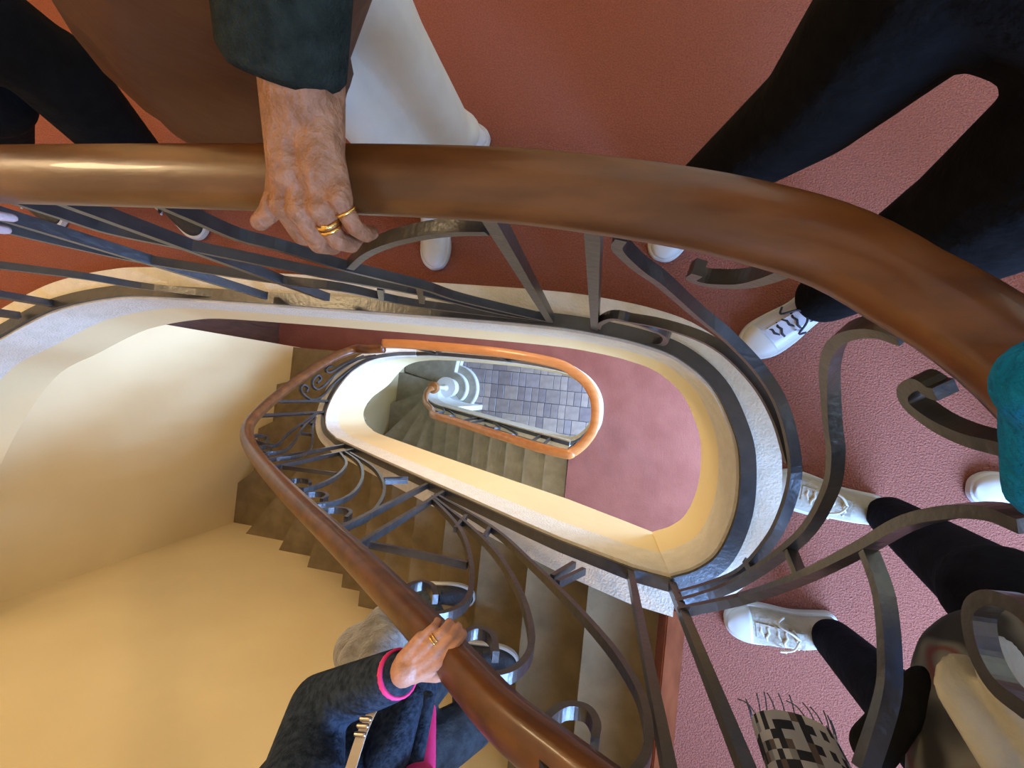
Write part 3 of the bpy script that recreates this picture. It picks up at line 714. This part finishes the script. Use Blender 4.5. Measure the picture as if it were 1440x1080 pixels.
# ------------------------------------------------------------------ person leaning on the rail in a brown leather coat
p1 = empty('person', (-0.5, 0.66, 0.0), 'person in brown leather coat, dark green sleeve and white trousers, hand on the rail', 'person')
wr = at(424, 178, 0.962); el = at(392, -380, 1.10)
J1 = dict(head=(-0.50, 0.50, 1.66), neck=(-0.50, 0.57, 1.47), chest=(-0.50, 0.62, 1.25), pelvis=(-0.60, 0.72, 0.90),
          shL=(-0.30, 0.60, 1.38), elL=el, wrL=wr, shR=(-0.70, 0.60, 1.38), elR=(-0.78, 0.76, 1.12), wrR=(-0.66, 0.92, 0.98),
          hipL=(-0.53, 0.76, 0.86), knL=(-0.535, 0.75, 0.46), anL=(-0.56, 0.80, 0.09), hipR=(-0.70, 0.73, 0.86), knR=(-0.645, 0.67, 0.47), anR=(-0.61, 0.62, 0.09))
D1 = (0.09, -1.0, -0.16); S1 = (-1, -0.1, 0)
F1 = [(0.028, 0.078, (0.038, 0.026, 0.021), (0.85, 0.80, 0.6), 0.0118, 0.02), (0.007, 0.085, (0.041, 0.028, 0.022), (0.80, 0.85, 0.6), 0.0120, 0.0),
      (-0.015, 0.083, (0.039, 0.027, 0.021), (0.74, 0.85, 0.6), 0.0115, -0.10), (-0.036, 0.074, (0.033, 0.022, 0.018), (0.62, 0.80, 0.5), 0.0104, -0.26)]
T1 = ((0.028, 0.030, -0.012), [(0.058, 0.043, -0.012), (0.078, 0.057, -0.014), (0.088, 0.073, -0.016)], [(0.018, 0.0135), (0.0125, 0.0118), (0.0115, 0.010)])
hc, hj, tj = hand_caps(wr, D1, (0, 0.0, 1), S1, F1, T1, 0.98)
arm = [(el, wr, 0.046, 0.034, ((0, 0, 1), 0.80)), (wr-Vector((0.016, -0.05, -0.01)), wr+Vector(D1)*0.045+Vector((-0.014, 0, 0)), 0.028, 0.025), (wr+Vector((0.018, 0.05, 0.008)), wr+Vector(D1)*0.045+Vector((0.017, 0, -0.002)), 0.027, 0.024),
       (wr+Vector((0.024, 0.012, 0.010)), wr+Vector((0.024, 0.004, 0.010)), 0.012, 0.010)]
for i in range(4):   # tendons running to the knuckles
    arm.append((wr+Vector(D1)*0.025+Vector(S1)*(0.012-0.008*i)+Vector((0, 0, 0.014)), hj[i][0]+Vector((0, 0, 0.003)), 0.006, 0.0068))
hand1 = blob('hand_tmp', hc+arm, 0.0022, SKIN, 3)
J1b = dict(J1); J1b['wrL'] = el+(wr-el)*0.4
body1 = blob('body', body_caps(J1b, (0, -1, 0)) + relaxed_hand(J1['wrR'], J1['elR'], (1, 0, 0)), 0.009, SKIN, 3)
join_mesh(body1, [hand1]); keep(body1, p1)
ring_band('ring', hj[2][0].lerp(hj[2][1], 0.45), hj[2][1]-hj[2][0], 0.0120, 0.0016, GOLD, p1)
ring_band('ring', hj[2][0].lerp(hj[2][1], 0.60), hj[2][1]-hj[2][0], 0.0119, 0.0014, GOLD, p1)
ring_band('ring', hj[3][0].lerp(hj[3][1], 0.45), hj[3][1]-hj[3][0], 0.0107, 0.0012, GOLD, p1)
nrm1 = Vector((0, 0, 1))
st1 = hj[2][0].lerp(hj[2][1], 0.50)+Vector((0, -0.006, 0.0085))
keep(blob('ring_stone', [(st1, st1+Vector((0.004, 0, 0)), 0.0028, 0.0028)], 0.001, GOLD, 0), p1)
cuff = at(398, 107, 0.985)
sl_d = (el-cuff).normalized()
slv = []
for t, rx, ry in ((-0.0, 0.051, 0.040), (0.012, 0.060, 0.046), (0.06, 0.060, 0.050), (0.13, 0.060, 0.055), (0.20, 0.060, 0.058)):
    slv.append(ring_e(cuff+sl_d*t, rx, ry, sl_d, 28, lambda a: 1+0.015*math.sin(5*a)))
inner = [ring_e(cuff+sl_d*0.01, 0.040, 0.034, sl_d, 28)]
keep(loft('sleeve', inner+slv, GREENKNIT, None), p1)
keep(blob('upper_sleeve', [(cuff+sl_d*0.19, el, 0.058, 0.062), (el, J1['shL'], 0.062, 0.075), ((-0.5, 0.62, 1.34), J1['shL'], 0.12, 0.075), ((-0.5, 0.62, 1.34), J1['shR'], 0.12, 0.075), (J1['shR'], J1['elR'], 0.07, 0.06), (J1['elR'], J1['wrR'], 0.055, 0.045)], 0.012, GREENKNIT), p1)
def coat_ring(c, rx, ry, amp, ph):
    return ring_e(c, rx, ry, (0, 0, 1), 48, lambda a: 1+amp*math.sin(6*a+ph)+amp*0.6*math.sin(11*a-ph))
keep(loft('coat', [coat_ring((-0.85, 0.62, 0.485), 0.20, 0.12, 0.01, 0), coat_ring((-0.85, 0.62, 0.48), 0.250, 0.145, 0.03, 0), coat_ring((-0.83, 0.62, 0.56), 0.262, 0.155, 0.035, 0.15), coat_ring((-0.765, 0.62, 0.66), 0.290, 0.16, 0.035, 0.3), coat_ring((-0.685, 0.615, 0.76), 0.305, 0.167, 0.03, 0.6), coat_ring((-0.565, 0.59, 0.87), 0.315, 0.175, 0.02, 0.9),
     coat_ring((-0.455, 0.56, 0.97), 0.30, 0.178, 0.015, 1.1), coat_ring((-0.43, 0.56, 1.09), 0.285, 0.17, 0.012, 1.2), coat_ring((-0.49, 0.61, 1.22), 0.22, 0.16, 0.005, 1.2), coat_ring((-0.50, 0.60, 1.36), 0.20, 0.13, 0.0, 1.2), coat_ring((-0.50, 0.59, 1.43), 0.09, 0.08, 0.0, 1.2)], LEATHER, None), p1)
keep(blob('trousers', [((-0.53, 0.76, 0.88), (-0.535, 0.75, 0.46), 0.10, 0.088), ((-0.535, 0.75, 0.46), (-0.545, 0.765, 0.10), 0.088, 0.098), ((-0.545, 0.765, 0.10), (-0.49, 0.785, 0.075), 0.085, 0.06),
     ((-0.70, 0.73, 0.88), (-0.645, 0.67, 0.46), 0.10, 0.085), ((-0.645, 0.67, 0.46), (-0.61, 0.63, 0.12), 0.085, 0.080), ((-0.53, 0.76, 0.88), (-0.70, 0.73, 0.88), 0.11, 0.11)], 0.011, WHITEPANT), p1)
shoe(p1, (-0.60, 0.635, 0), -1.36, 'grey', 0.27, 0.095, 'pale grey shoe with rounded toe')
shoe(p1, (-0.665, 0.83, 0), -0.16, 'grey', 0.25, 0.095)
face('p1', J1, (0, -1, 0), HAIRG, p1)

# ------------------------------------------------------------------ person in black by the rail, further along the landing
p2 = empty('person', (-1.55, 0.70, 0.0), 'person in black with black white-soled shoes beside the straight rail', 'person')
wr2 = Vector((-0.93, 0.275, 0.945)); el2 = Vector((-1.22, 0.52, 1.05))
J2 = dict(head=(-1.60, 0.70, 1.66), neck=(-1.60, 0.74, 1.47), chest=(-1.60, 0.76, 1.25), pelvis=(-1.60, 0.80, 0.90), shL=(-1.42, 0.68, 1.38), elL=el2, wrL=wr2, shR=(-1.78, 0.80, 1.38), elR=(-1.85, 0.82, 1.12), wrR=(-1.82, 0.66, 0.95),
          hipL=(-1.46, 0.74, 0.86), knL=(-1.45, 0.70, 0.50), anL=(-1.60, 0.60, 0.09), hipR=(-1.66, 0.74, 0.86), knR=(-1.70, 0.655, 0.50), anR=(-2.30, 0.60, 0.09))
hc2, hj2, _ = hand_caps(wr2, (0.45, -0.85, -0.12), (0, 0, 1), (-0.85, -0.45, 0), RELAX(0.5, 0.7, 0.5), THUMB_OUT, 0.95)
h2 = blob('hand_tmp', hc2+[(el2.lerp(wr2, 0.5), wr2, 0.034, 0.028)], 0.003, SKIN3, 3)
b2 = blob('body', body_caps(J2, (0, -1, 0)) + relaxed_hand(J2['wrR'], J2['elR'], (1, 0, 0)), 0.012, SKIN3, 3)
join_mesh(b2, [h2]); keep(b2, p2)
keep(blob('trousers', [((-1.47, 0.74, 0.90), (-1.45, 0.70, 0.50), 0.12, 0.10), ((-1.45, 0.70, 0.50), (-1.60, 0.61, 0.10), 0.108, 0.085), ((-1.66, 0.74, 0.90), (-1.70, 0.655, 0.50), 0.125, 0.115), ((-1.70, 0.655, 0.50), (-2.30, 0.60, 0.09), 0.105, 0.07), ((-1.46, 0.74, 0.9), (-1.66, 0.74, 0.9), 0.13, 0.13), ((-1.50, 0.70, 0.62), (-1.64, 0.68, 0.62), 0.10, 0.10)], 0.012, BLACKPANT), p2)
keep(blob('jacket', [((-1.56, 0.74, 0.84), (-1.60, 0.76, 1.25), 0.17, 0.155), ((-1.60, 0.76, 1.25), (-1.60, 0.75, 1.40), 0.15, 0.09), (J2['shL'], (-1.6, 0.75, 1.36), 0.08, 0.10), (J2['shR'], (-1.6, 0.75, 1.36), 0.08, 0.10), (J2['shL'], el2, 0.07, 0.055), (el2, el2.lerp(wr2, 0.75), 0.055, 0.045), (J2['shR'], J2['elR'], 0.07, 0.055), (J2['elR'], J2['wrR'], 0.055, 0.042)], 0.012, BLACKPANT), p2)
shoe(p2, (-1.70, 0.61, 0), -0.55, 'black', 0.285, 0.10)
shoe(p2, (-2.38, 0.61, 0), -0.45, 'black', 0.285, 0.10)
face('p2', J2, (0, -1, 0), HAIRM, p2)

# ------------------------------------------------------------------ person in wide black trousers where the rail bends (holding the camera)
p3 = empty('person', (0.55, 0.55, 0.0), 'person in loose black trousers and pale blue-white sneakers where the rail bends', 'person')
J3 = dict(head=(0.46, 0.52, 1.70), neck=(0.48, 0.54, 1.50), chest=(0.50, 0.55, 1.26), pelvis=(0.46, 0.48, 0.92), shL=(0.62, 0.42, 1.40), elL=(0.60, 0.22, 1.22), wrL=(0.36, 0.14, 1.36), shR=(0.36, 0.68, 1.40), elR=(0.22, 0.52, 1.22), wrR=(0.16, 0.28, 1.36),
          hipL=(0.54, 0.42, 0.86), knL=(0.56, 0.35, 0.48), anL=(0.55, 0.31, 0.09), hipR=(0.38, 0.54, 0.86), knR=(0.33, 0.56, 0.48), anR=(0.22, 0.60, 0.09))
b3 = blob('body', body_caps(J3, (-0.6, -0.8, 0)) + relaxed_hand(J3['wrL'], J3['elL'], (-0.7, 0.4, 0.5)) + relaxed_hand(J3['wrR'], J3['elR'], (0.9, -0.3, 0.3)), 0.012, SKIN2, 3)
keep(b3, p3)
keep(blob('trousers', [((0.56, 0.39, 0.90), (0.58, 0.355, 0.50), 0.14, 0.108), ((0.57, 0.36, 0.50), (0.55, 0.32, 0.11), 0.098, 0.070), ((0.36, 0.54, 0.90), (0.335, 0.565, 0.50), 0.125, 0.098), ((0.335, 0.565, 0.50), (0.225, 0.60, 0.11), 0.098, 0.075), ((0.54, 0.42, 0.9), (0.38, 0.54, 0.9), 0.14, 0.14), ((0.50, 0.46, 0.80), (0.42, 0.50, 0.80), 0.09, 0.09)], 0.012, BLACKPANT), p3)
keep(blob('jacket', [((0.46, 0.49, 0.98), (0.50, 0.55, 1.26), 0.15, 0.15), ((0.50, 0.55, 1.26), (0.48, 0.54, 1.42), 0.14, 0.08), (J3['shL'], (0.48, 0.54, 1.38), 0.075, 0.10), (J3['shR'], (0.48, 0.54, 1.38), 0.075, 0.10), (J3['shL'], J3['elL'], 0.065, 0.055), (J3['elL'], J3['wrL'], 0.055, 0.042), (J3['shR'], J3['elR'], 0.065, 0.055), (J3['elR'], J3['wrR'], 0.055, 0.042)], 0.012, BLACKPANT), p3)
shoe(p3, (0.60, 0.365, 0), -2.36, 'blue', 0.275, 0.11, 'bluish white leather sneaker with dark laces')
shoe(p3, (0.215, 0.695, 0), -1.80, 'blue', 0.275, 0.105, 'bluish white leather sneaker with dark laces')
face('p3', J3, (-0.6, -0.8, 0), HAIRM, p3)

# ------------------------------------------------------------------ person in patterned jacket at the rounded end
def jacket_mat():
    m = bpy.data.materials.new('patterned_jacket'); m.use_nodes = True; nt = m.node_tree; b = nt.nodes['Principled BSDF']; b.inputs['Roughness'].default_value = 0.95
    tc = nt.nodes.new('ShaderNodeTexCoord'); n = nt.nodes.new('ShaderNodeTexNoise'); n.inputs['Scale'].default_value = 9; n.inputs['Detail'].default_value = 1.0
    r = nt.nodes.new('ShaderNodeValToRGB'); r.color_ramp.interpolation = 'EASE'
    e = r.color_ramp.elements; e[0].position = 0.36; e[0].color = (0.02, 0.02, 0.02, 1); e[1].position = 0.66; e[1].color = (0.32, 0.31, 0.27, 1)
    q = e.new(0.46); q.color = (0.13, 0.13, 0.115, 1); q = e.new(0.52); q.color = (0.14, 0.045, 0.04, 1); q = e.new(0.56); q.color = (0.14, 0.14, 0.125, 1)
    nt.links.new(tc.outputs['Object'], n.inputs['Vector']); nt.links.new(n.outputs['Fac'], r.inputs['Fac']); nt.links.new(r.outputs['Color'], b.inputs['Base Color'])
    return m
JACK = jacket_mat(); CREAM = mat('cream_fabric', (0.34, 0.32, 0.25), 0.9, (0.40, 0.38, 0.31), 30, 0.3, 80)
p4 = empty('person', (0.72, -0.40, 0.0), 'person in patterned grey jacket, dark jeans and white canvas sneakers', 'person')
J4 = dict(head=(0.62, -0.55, 1.68), neck=(0.68, -0.56, 1.48), chest=(0.70, -0.55, 1.25), pelvis=(0.76, -0.50, 0.90), shL=(0.70, -0.75, 1.40), elL=(0.66, -0.92, 1.12), wrL=(0.44, -0.86, 0.98), shR=(0.70, -0.36, 1.40), elR=(0.84, -0.36, 1.14), wrR=(0.66, -0.34, 1.03),
          hipL=(0.74, -0.58, 0.86), knL=(0.63, -0.535, 0.47), anL=(0.64, -0.545, 0.09), hipR=(0.76, -0.42, 0.86), knR=(0.70, -0.26, 0.47), anR=(0.735, -0.215, 0.09))
b4 = blob('body', body_caps(J4, (-1, 0, 0)) + relaxed_hand(J4['wrL'], J4['elL'], (0, 1, 0.3)) + relaxed_hand(J4['wrR'], J4['elR'], (0, -1, 0.3)), 0.012, SKIN2, 3); keep(b4, p4)
keep(blob('trousers', [((0.74, -0.58, 0.90), (0.635, -0.535, 0.47), 0.105, 0.075), ((0.635, -0.535, 0.47), (0.645, -0.545, 0.10), 0.070, 0.050), ((0.76, -0.42, 0.90), (0.695, -0.26, 0.47), 0.105, 0.085), ((0.695, -0.26, 0.47), (0.745, -0.22, 0.10), 0.078, 0.052), ((0.76, -0.44, 0.9), (0.76, -0.56, 0.9), 0.12, 0.12)], 0.010, NAVYPANT), p4)
keep(blob('jacket', [((0.73, -0.50, 0.76), (0.70, -0.55, 1.25), 0.19, 0.165), ((0.625, -0.36, 0.64), (0.63, -0.62, 0.64), 0.14, 0.135), ((0.63, -0.51, 0.64), (0.71, -0.52, 0.9), 0.14, 0.18), ((0.70, -0.55, 1.25), (0.68, -0.56, 1.42), 0.15, 0.09), (J4['shL'], (0.69, -0.56, 1.38), 0.08, 0.10), (J4['shR'], (0.69, -0.56, 1.38), 0.08, 0.10), (J4['shL'], J4['elL'], 0.07, 0.06), (J4['elL'], J4['wrL'], 0.06, 0.047), (J4['shR'], J4['elR'], 0.07, 0.06), (J4['elR'], J4['wrR'], 0.06, 0.047)], 0.011, JACK), p4)
keep(blob('jacket_band', [(at(1352, 962, 0.765), at(1440, 1100, 0.80), 0.034, 0.034, ((0.25, 0.2, 1), 0.22)), (at(1405, 935, 0.775), at(1505, 1080, 0.80), 0.032, 0.032, ((0.25, 0.2, 1), 0.22))], 0.004, CREAM), p4)
keep(blob('jacket_hem', [(at(1228, 1050, 0.60), at(1300, 960, 0.62), 0.03, 0.022)], 0.006, BLACKPANT), p4)
shoe(p4, (0.77, -0.220, 0), PI-0.10, 'canvas', 0.275, 0.105, 'white canvas lace-up sneaker')
shoe(p4, (0.69, -0.545, 0), PI+0.16, 'canvas', 0.275, 0.105, 'white canvas lace-up sneaker')
face('p4', J4, (-1, 0, 0), HAIRM, p4)

# ------------------------------------------------------------------ scarf carried over the arm
def scarf_mat():
    m = bpy.data.materials.new('pixel_scarf'); m.use_nodes = True; nt = m.node_tree; b = nt.nodes['Principled BSDF']; b.inputs['Roughness'].default_value = 0.95
    tc = nt.nodes.new('ShaderNodeTexCoord'); mp = nt.nodes.new('ShaderNodeMapping'); mp.inputs['Scale'].default_value = (60, 60, 42)
    fl = nt.nodes.new('ShaderNodeVectorMath'); fl.operation = 'FLOOR'
    n = nt.nodes.new('ShaderNodeTexWhiteNoise'); n.noise_dimensions = '3D'
    r = nt.nodes.new('ShaderNodeValToRGB'); r.color_ramp.interpolation = 'CONSTANT'
    e = r.color_ramp.elements; e[0].position = 0; e[0].color = (0.015, 0.017, 0.024, 1); e[1].position = 0.38; e[1].color = (0.36, 0.36, 0.37, 1)
    q = e.new(0.75); q.color = (0.10, 0.075, 0.065, 1); q = e.new(0.88); q.color = (0.20, 0.20, 0.20, 1)
    nt.links.new(tc.outputs['UV'], mp.inputs['Vector']); mp.inputs['Scale'].default_value = (20, 40, 1)
    nt.links.new(mp.outputs['Vector'], fl.inputs[0]); nt.links.new(fl.outputs[0], n.inputs['Vector']); nt.links.new(n.outputs['Value'], r.inputs['Fac']); nt.links.new(r.outputs['Color'], b.inputs['Base Color'])
    return m
SCM = scarf_mat()
sc = empty('scarf', (0.40, -0.80, 0.35), 'fringed scarf with grey and black pixel pattern hanging from an arm', 'scarf')
rows = 30; cols = 14; v = []; f = []; uv = []
pt = at(1115, 1025, 0.42); pb = Vector((0.50, -0.87, 0.97))
for th in (0, 1):
    for i in range(rows+1):
        t = i/rows; c = Vector(pt).lerp(pb, t)
        for k in range(cols+1):
            u = k/cols-0.5
            a = u*PI*1.1
            v.append(c+Vector((0.085*(0.75+0.35*t)*math.sin(a)*1.0, 0.030*math.cos(a)+(0.02*u), 0.05*u*(1-t)))+Vector((0, -0.006*th, 0)))
off2 = (rows+1)*(cols+1)
for th in (0, 1):
    for i in range(rows):
        for k in range(cols):
            a = th*off2+i*(cols+1)+k; f.append((a, a+1, a+cols+2, a+cols+1))
for i in range(rows):
    for k in (0, cols):
        a = i*(cols+1)+k; f.append((a, a+cols+1, a+cols+1+off2, a+off2))
for k in range(cols):
    for i in (0, rows):
        a = i*(cols+1)+k; f.append((a, a+1, a+1+off2, a+off2))
me = bpy.data.meshes.new('cloth'); me.from_pydata([tuple(p) for p in v], [], f)
ul = me.uv_layers.new(name='uv')
for poly in me.polygons:
    for li in poly.loop_indices:
        j = me.loops[li].vertex_index % off2; ul.data[li].uv = ((j % (cols+1))/cols, (j//(cols+1))/rows)
cl = link('cloth', me, SCM, None, True); keep(cl, sc)
FRG = mat('fringe_yarn', (0.10, 0.10, 0.115), 0.95)
for k in range(0, cols+1):
    b0 = v[k]; d0 = random.uniform(-0.02, 0.02)
    keep(tube('fringe', smooth2([b0, b0+Vector((d0*0.4-0.004, 0.008, -0.012)), b0+Vector((d0*0.8-0.010, 0.012+d0*0.4, -0.026))], 3), 0.0013, FRG, None, 5), sc)

# ------------------------------------------------------------------ person in teal fleece
p5 = empty('person', (1.05, -0.12, 0.0), 'person in teal fleece resting a forearm on the rail at the curve', 'person')
wr5 = at(1432, 640, 1.02)+Vector((0.035, 0, 0)); el5 = Vector((0.52, 0.20, 1.16))
J5 = dict(head=(1.02, 0.10, 1.68), neck=(1.04, 0.06, 1.48), chest=(1.05, 0.02, 1.25), pelvis=(1.12, -0.02, 0.90), shL=(1.02, -0.12, 1.40), elL=(1.10, -0.20, 1.12), wrL=(1.04, -0.20, 0.88), shR=(1.0, 0.22, 1.40), elR=el5, wrR=wr5,
          hipL=(1.10, -0.12, 0.86), knL=(1.10, -0.14, 0.47), anL=(1.14, -0.15, 0.09), hipR=(1.12, 0.08, 0.86), knR=(1.15, 0.08, 0.47), anR=(1.25, 0.08, 0.09))
b5 = blob('body', body_caps(J5, (-1, 0, 0)) + relaxed_hand(J5['wrL'], J5['elL'], (0, 1, 0.3)), 0.012, SKIN2, 3); keep(b5, p5)
keep(blob('fleece', [(at(1464, 522, 1.03), at(1474, 590, 1.02), 0.020, 0.022), (at(1478, 590, 1.02), at(1472, 690, 1.0), 0.024, 0.022), (at(1490, 540, 1.05), el5, 0.03, 0.06), (el5, J5['shR'], 0.06, 0.08), ((1.12, 0.0, 0.85), (1.05, 0.02, 1.25), 0.165, 0.16), ((1.05, 0.02, 1.25), (1.04, 0.05, 1.42), 0.15, 0.09), (J5['shL'], (1.04, 0.05, 1.38), 0.08, 0.1), (J5['shR'], (1.04, 0.05, 1.38), 0.08, 0.1), (J5['shL'], J5['elL'], 0.07, 0.06), (J5['elL'], J5['wrL'], 0.06, 0.045)], 0.008, TEAL), p5)
keep(blob('trousers', [(J5['hipL'], J5['knL'], 0.10, 0.075), (J5['knL'], J5['anL'], 0.075, 0.055), (J5['hipR'], J5['knR'], 0.10, 0.075), (J5['knR'], J5['anR'], 0.075, 0.055), (J5['hipL'], J5['hipR'], 0.11, 0.11)], 0.012, BLACKPANT), p5)
shoe(p5, (1.24, -0.15, 0), PI-0.05, 'canvas', 0.275, 0.10)
shoe(p5, (1.34, 0.09, 0), PI-0.05, 'canvas', 0.275, 0.10)
face('p5', J5, (-1, 0, 0), HAIRM, p5)

# ------------------------------------------------------------------ woman climbing the upper flight
p6 = empty('person', (-0.50, -1.05, -0.55), 'person in dark denim-blue cardigan climbing the stairs, ringed hand on the sloping rail', 'person')
wr6 = at(570, 943, 0.60); el6 = at(447, 990, 0.47); sh6 = at(418, 1130, 0.66)
J6 = dict(head=(-0.42, -0.98, 0.98), neck=(-0.47, -0.97, 0.80), chest=(-0.50, -0.96, 0.58), pelvis=(-0.52, -1.02, 0.24), shL=sh6, elL=el6, wrL=wr6, shR=(-0.46, -1.16, 0.72), elR=(-0.44, -1.25, 0.46), wrR=(-0.28, -1.20, 0.30),
          hipL=(-0.50, -0.95, 0.20), knL=(-0.44, -0.97, -0.14), anL=(-0.64, -0.95, -0.47), hipR=(-0.50, -1.12, 0.20), knR=(-0.30, -1.14, -0.12), anR=(-0.39, -1.06, -0.29))
D6 = (at(628, 893, 0.60)-wr6).normalized(); D6.z = 0.0
S6 = Vector((D6.y, -D6.x, 0))
F6 = [(0.030, 0.076, (0.042, 0.026, 0.02), (0.25, 0.85, 0.9), 0.0104, -0.06), (0.010, 0.078, (0.042, 0.028, 0.021), (0.28, 0.9, 0.9), 0.0106, -0.01), (-0.010, 0.075, (0.039, 0.026, 0.02), (0.32, 0.95, 0.9), 0.0102, 0.03), (-0.029, 0.068, (0.032, 0.021, 0.018), (0.36, 0.95, 0.9), 0.009, 0.07)]
T6 = ((0.018, 0.026, -0.010), [(0.040, 0.050, -0.012), (0.058, 0.066, -0.018), (0.072, 0.072, -0.030)], [(0.016, 0.013), (0.012, 0.011), (0.0105, 0.0085)])
hc6, hj6, _ = hand_caps(wr6, D6, (0, 0, 1), S6, F6, T6, 0.88)
h6 = blob('hand_tmp', hc6+[(wr6.lerp(el6, 0.35), wr6, 0.028, 0.026)], 0.0026, SKIN2, 3)
J6b = dict(J6); J6b['wrL'] = el6.lerp(wr6, 0.5)
b6 = blob('body', body_caps(J6b, (1, 0.1, 0)) + relaxed_hand(J6['wrR'], J6['elR'], (0, 1, 0)), 0.011, SKIN2, 3)
join_mesh(b6, [h6]); keep(b6, p6)
ring_band('ring', hj6[2][0].lerp(hj6[2][1], 0.35), hj6[2][1]-hj6[2][0], 0.0098, 0.0016, GOLD, p6)
ring_band('ring', hj6[2][0].lerp(hj6[2][1], 0.52), hj6[2][1]-hj6[2][0], 0.0098, 0.0014, GOLD, p6)
sd6 = (wr6-el6).normalized(); cb = at(560, 947, 0.59)
keep(loft('cuff', [ring_e(cb-sd6*0.012, 0.040, 0.040, sd6), ring_e(cb+sd6*0.004, 0.041, 0.041, sd6), ring_e(cb+sd6*0.006, 0.036, 0.036, sd6), ring_e(cb-sd6*0.012, 0.034, 0.034, sd6)], PINK, None), p6)
keep(blob('cardigan', [(cb-sd6*0.016, el6, 0.044, 0.060), (el6, sh6, 0.060, 0.078), (sh6, (-0.5, -0.98, 0.70), 0.085, 0.11), (J6['shR'], (-0.5, -0.98, 0.70), 0.08, 0.11), (J6['shR'], J6['elR'], 0.07, 0.058), (J6['elR'], J6['wrR'], 0.058, 0.044), ((-0.52, -0.97, 0.66), (-0.53, -0.99, 0.20), 0.15, 0.165), ((-0.46, -0.86, 0.52), (-0.44, -0.86, 0.15), 0.075, 0.085)], 0.009, DENIM, 3), p6)
# front panel of the open cardigan, pink shirt showing beside it
def slab(name, quad, th, m, parent):
    q = [Vector(p) for p in quad]; n = (q[1]-q[0]).cross(q[3]-q[0]).normalized()*th
    return keep(pyd(name, q+[p-n for p in q], [(0, 1, 2, 3), (7, 6, 5, 4), (0, 4, 5, 1), (1, 5, 6, 2), (2, 6, 7, 3), (3, 7, 4, 0)], m), parent)
keep(blob('shirt', [(at(592, 1085, 0.36), at(602, 1000, 0.24), 0.035, 0.022), (at(585, 1110, 0.42), at(580, 1130, 0.5), 0.05, 0.05)], 0.007, PINK, 3), p6)
keep(blob('front_panel', [(at(575, 1095, 0.42), at(600, 985, 0.30), 0.026, 0.022), (at(545, 1060, 0.46), at(575, 985, 0.38), 0.05, 0.035)], 0.007, DENIM, 3), p6)
keep(blob('trousers', [((-0.50, -0.95, 0.22), (-0.43, -0.97, -0.14), 0.10, 0.078), ((-0.43, -0.97, -0.14), (-0.64, -0.95, -0.47), 0.075, 0.05), ((-0.50, -1.12, 0.22), (-0.30, -1.14, -0.12), 0.10, 0.078), ((-0.30, -1.14, -0.12), (-0.39, -1.06, -0.28), 0.075, 0.05), ((-0.50, -0.95, 0.22), (-0.5, -1.12, 0.22), 0.11, 0.11)], 0.011, JEANS), p6)
shoe(p6, (-0.70, -0.95, -3*RISE), 0.10, 'black', 0.26, 0.095)
shoe(p6, (-0.46, -1.06, -2*RISE), 0.05, 'black', 0.26, 0.095)
face('p6', J6, (1, 0.1, 0), HAIRM, p6)
# shoulder bag with beige strap
bg = empty('shoulder_bag', (-0.66, -0.86, 0.0), 'soft grey plush shoulder bag with beige strap at the climbing person\'s side', 'bag')
keep(blob('bag_body', [(at(500, 930, 0.22), at(540, 875, 0.16), 0.052, 0.05), (at(545, 905, 0.2), at(515, 955, 0.25), 0.06, 0.05), (at(505, 915, 0.05), at(535, 900, 0.05), 0.08, 0.075)], 0.009, FUR, 4), bg)
stp = [at(548, 975, 0.555), at(530, 990, 0.57), at(512, 1025, 0.60), at(497, 1070, 0.64), at(485, 1110, 0.68)]
rings = []
for i, p in enumerate(smooth2(stp, 4)):
    rings.append([p+Vector((0.010, 0.004, 0)), p+Vector((0.010, 0.004, 0.004)), p+Vector((-0.010, -0.004, 0.004)), p+Vector((-0.010, -0.004, 0))])
keep(loft('strap', rings, STRAPM, None, smooth=False), bg)
for q in ((510, 1022), (514, 1012), (506, 1034)):
    c = at(q[0], q[1], 0.615); keep(blob('buckle', [(c-Vector((0.008, 0, 0)), c+Vector((0.008, 0.003, 0)), 0.0045, 0.0045)], 0.0015, STEEL, 1), bg)
